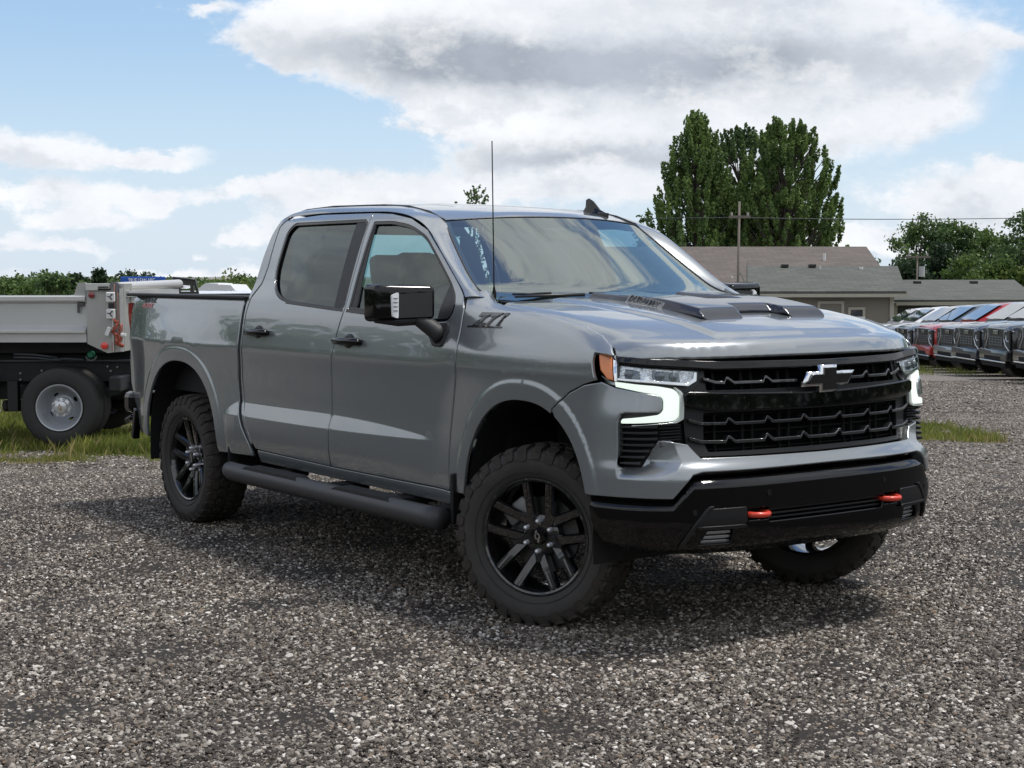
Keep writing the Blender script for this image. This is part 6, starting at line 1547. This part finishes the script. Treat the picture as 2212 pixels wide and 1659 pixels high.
    for j in range(8):
        a = ARC*(j+.5)/8; m = MB(); m.tube([(.086*math.cos(a), -.02, .086*math.sin(a)), (.086*math.cos(a), -.068, .086*math.sin(a)), (.086*math.cos(a), -.074, .086*math.sin(a))], [.015, .013, .007], 8); m.build('lug_nut', MATS['hub_alu'], w, auto=40)
    o = inst('hub_badge', logo_mesh(prin('badge_gold', (.42, .26, .08), .4, .6), 1.3, -.087), w)
    m = MB(); m.add([(-.034, -.0865, -.010), (.034, -.0865, -.010), (.040, -.0865, .010), (-.028, -.0865, .010)], [(0, 1, 2, 3)])
dump_truck()
# second truck behind: white body side, black headache rack; blue sign; white roofs
def back_truck():
    D = 21.; x0, y0 = fr_pt(D, lat(396, D)); g = float(gz(x0, y0)); r = empty('flatbed_truck', (x0, y0, g), None, HEAD-math.pi/2); tag(r, 'white work truck with a black headache rack behind the pickup bed', 'truck')
    k = D/3398.35; X = lambda px: (px-396)*k; Z = lambda v: 1.614-(v-593.6)*k-g
    hole = [(X(391), Z(615)), (X(412), Z(616)), (X(412), Z(629)), (X(391), Z(629))]
    def fn(u, v, o=0.): return u, 0*u-o, v
    h2 = [[(X(a), Z(b_)), (X(a+5), Z(b_)), (X(a+5.5), Z(b_+4)), (X(a), Z(b_+4))] for a, b_ in ((377.5, 610), (377.5, 617))]+[[(X(419), Z(616)), (X(422), Z(617)), (X(425), Z(629)), (X(419), Z(629))]]
    panel('headache_rack', fillet([(X(368), Z(640)), (X(431), Z(640)), (X(424), Z(603)), (X(376), Z(598))], .01), fn, prin('rack_black', (.045, .040, .040), .5), r, holes=[hole]+h2, step=.2, th=.06, bev=.006)
    m = MB(); m.tube([(X(368), -.01, Z(640)), (X(376), -.01, Z(598.5)), (X(424), -.01, Z(603)), (X(431), -.01, Z(640))], .014, 6); m.build('rack_tube', prin('rack_edge', (.10, .11, .12), .35, .5), r, smooth=True)
    m = MB(); m.box((-.1, 1.2, Z(700)), (3.6, 2.2, .75), bev=.05); m.box((X(345), .35, Z(617)+.0), (.62, .5, .08), bev=.035); m.box((.15, 1.3, Z(655)), (2.2, 1.7, .30), bev=.1); m.build('body', cols['white'], r, auto=40)
    for sx_ in (-1.2, 1.2): inst('wheel', PM['wheel'], r, (sx_, .2, .40))
back_truck()
m = MB(); D = 26.; x0, y0 = fr_pt(D, lat(311, D)); g = float(gz(x0, y0)); r = empty('blue_sign', (x0, y0, g), None, HEAD-math.pi/2); tag(r, 'blue banner sign with white lettering showing above the dump truck tailgate', 'sign')
k = D/3398.35; m.box((0, 0, 1.614-(606-593.6)*k-g), (96*k, .05, 18*k), bev=.01); m.build('board', prin('sign_blue', (.012, .09, .42), .4), r)
V, F = text_mesh('TRUE LEAN ARC', .095, .002, 0, .002); mk('lettering', np.stack([V[:, 0]*.62-.02, -.03-V[:, 2], V[:, 1]+1.614-(605.5-593.6)*k-g], 1), F, prin('sign_white', (.8, .82, .85), .5), r)
m = MB()
for px in (-42, 42): m.box((px*k, 0, (1.614-g)/2-.1), (.06, .06, 1.614-g-.3))
m.build('post', MATS['mast_grey'], r)
for px, w, v, D, lab in ((457, 52, 611, 33., 'white van roof behind the pickup bed, left of the two'), (487, 44, 614, 29., 'white car roof behind the pickup bed, right of the two')):
    x0, y0 = fr_pt(D, lat(px, D)); g = float(gz(x0, y0)); r = empty('parked_car', (x0, y0, g), None, HEAD-math.pi/2); tag(r, lab, 'car', 'white vehicles behind the pickup bed')
    k = D/3398.35; zt = 1.614-(v-593.6)*k-g; W = w*k*1.15
    m = MB(); st = [(-W*1.9, .55), (-W*1.75, zt*.52), (-W*.95, zt*.60), (-W*.45, zt*.95), (-W*.2, zt), (W*.25, zt*.995), (W*.5, zt*.93), (W*.85, zt*.64), (W*1.4, zt*.60), (W*1.5, .5)]
    m.prism(st+[(W*1.5, .3), (-W*1.9, .3)], lambda a, b: (a, 0, b), lambda a, b: (a, 1.7, b)); m.build('body', cols['white'], r)
    m = MB(); m.prism([(-W*.85, zt*.62), (-W*.42, zt*.92), (-W*.02, zt*.93), (-W*.02, zt*.62)], lambda a, b: (a, -.01, b), lambda a, b: (a, .01, b)); m.build('side_window', MATS['parked_glass'], r)
    m = MB(); m.prism([(W*.04, zt*.62), (W*.04, zt*.93), (W*.40, zt*.90), (W*.72, zt*.64)], lambda a, b: (a, -.01, b), lambda a, b: (a, .01, b)); m.build('side_window', MATS['parked_glass'], r)
    for a in (-W*1.2, W*1.0): inst('wheel', PM['wheel'], r, (a, .1, .33), sc=(.8, .8, .8))

# ------------------------------------------------------------------ grass
def grass(name, regions, mat):
    Vs = []; Fs = []; b = 0
    for (d0, d1, l0, l1, n, hm, fn) in regions:
        d = RNG.uniform(d0, d1, n); l = RNG.uniform(l0, l1, n)
        cl = np.sin(d*3.1+l*2.3)+np.sin(l*5.7-d*1.3)+.6*np.sin(d*9+l*7); k = cl+RNG.normal(0, .7, n) > fn; d, l = d[k], l[k]; n = len(d)
        x = CAM[0]+FH[0]*d+RH[0]*l; y = CAM[1]+FH[1]*d+RH[1]*l; z = gz(x, y); h = hm*RNG.uniform(.3, 1.25, n)*(.6+.4*RNG.random(n)**3*2); a = RNG.uniform(0, ARC, n); w = RNG.uniform(.0018, .0042, n)*(1+hm*2)
        ln = h*RNG.uniform(.1, .6, n); dx, dy = np.cos(a), np.sin(a); px_, py_ = -dy*w, dx*w
        V = np.stack([np.stack([x-px_, y-py_, z], 1), np.stack([x+px_, y+py_, z], 1), np.stack([x+px_*.7+dx*ln*.35, y+py_*.7+dy*ln*.35, z+h*.6], 1), np.stack([x+dx*ln, y+dy*ln, z+h], 1)], 1)
        Vs.append(V.reshape(-1, 3)); Fs.append(np.arange(4*n).reshape(n, 4)+b); b += 4*n
    o = fast_mesh(name, np.concatenate(Vs), np.concatenate(Fs), mat); o['kind'] = 'stuff'; return o
GR = leaf_mat('grass_blade', (.075, .125, .020), (.31, .32, .075), .8)
GY = leaf_mat('dry_grass', (.22, .20, .07), (.40, .34, .15), .8)

grass('grass', [(15.3, 22, -7.5, -3.2, 60000, .10, -.9), (14.2, 15.4, -5.2, -3.25, 16000, .05, .0), (15.0, 16.2, -4.3, -3.2, 12000, .13, -.2), (16.6, 19.2, 4.35, 5.25, 9000, .10, -.2), (19, 22, 4.2, 4.8, 5000, .08, .4), (40, 58, 9.5, 13, 9000, .14, 0), (22, 40, -14, -5, 16000, .25, -.5)], GR)
grass('weeds', [(6, 13, -2.6, 2.6, 2600, .022, 2.15)], GR)
grass('dry_grass', [(14.3, 17.5, -5.6, -3.2, 3600, .14, .3), (14.0, 14.9, -5.0, -3.9, 2500, .05, .6), (16.4, 19.2, 4.3, 5.25, 2600, .10, .1)], GY)
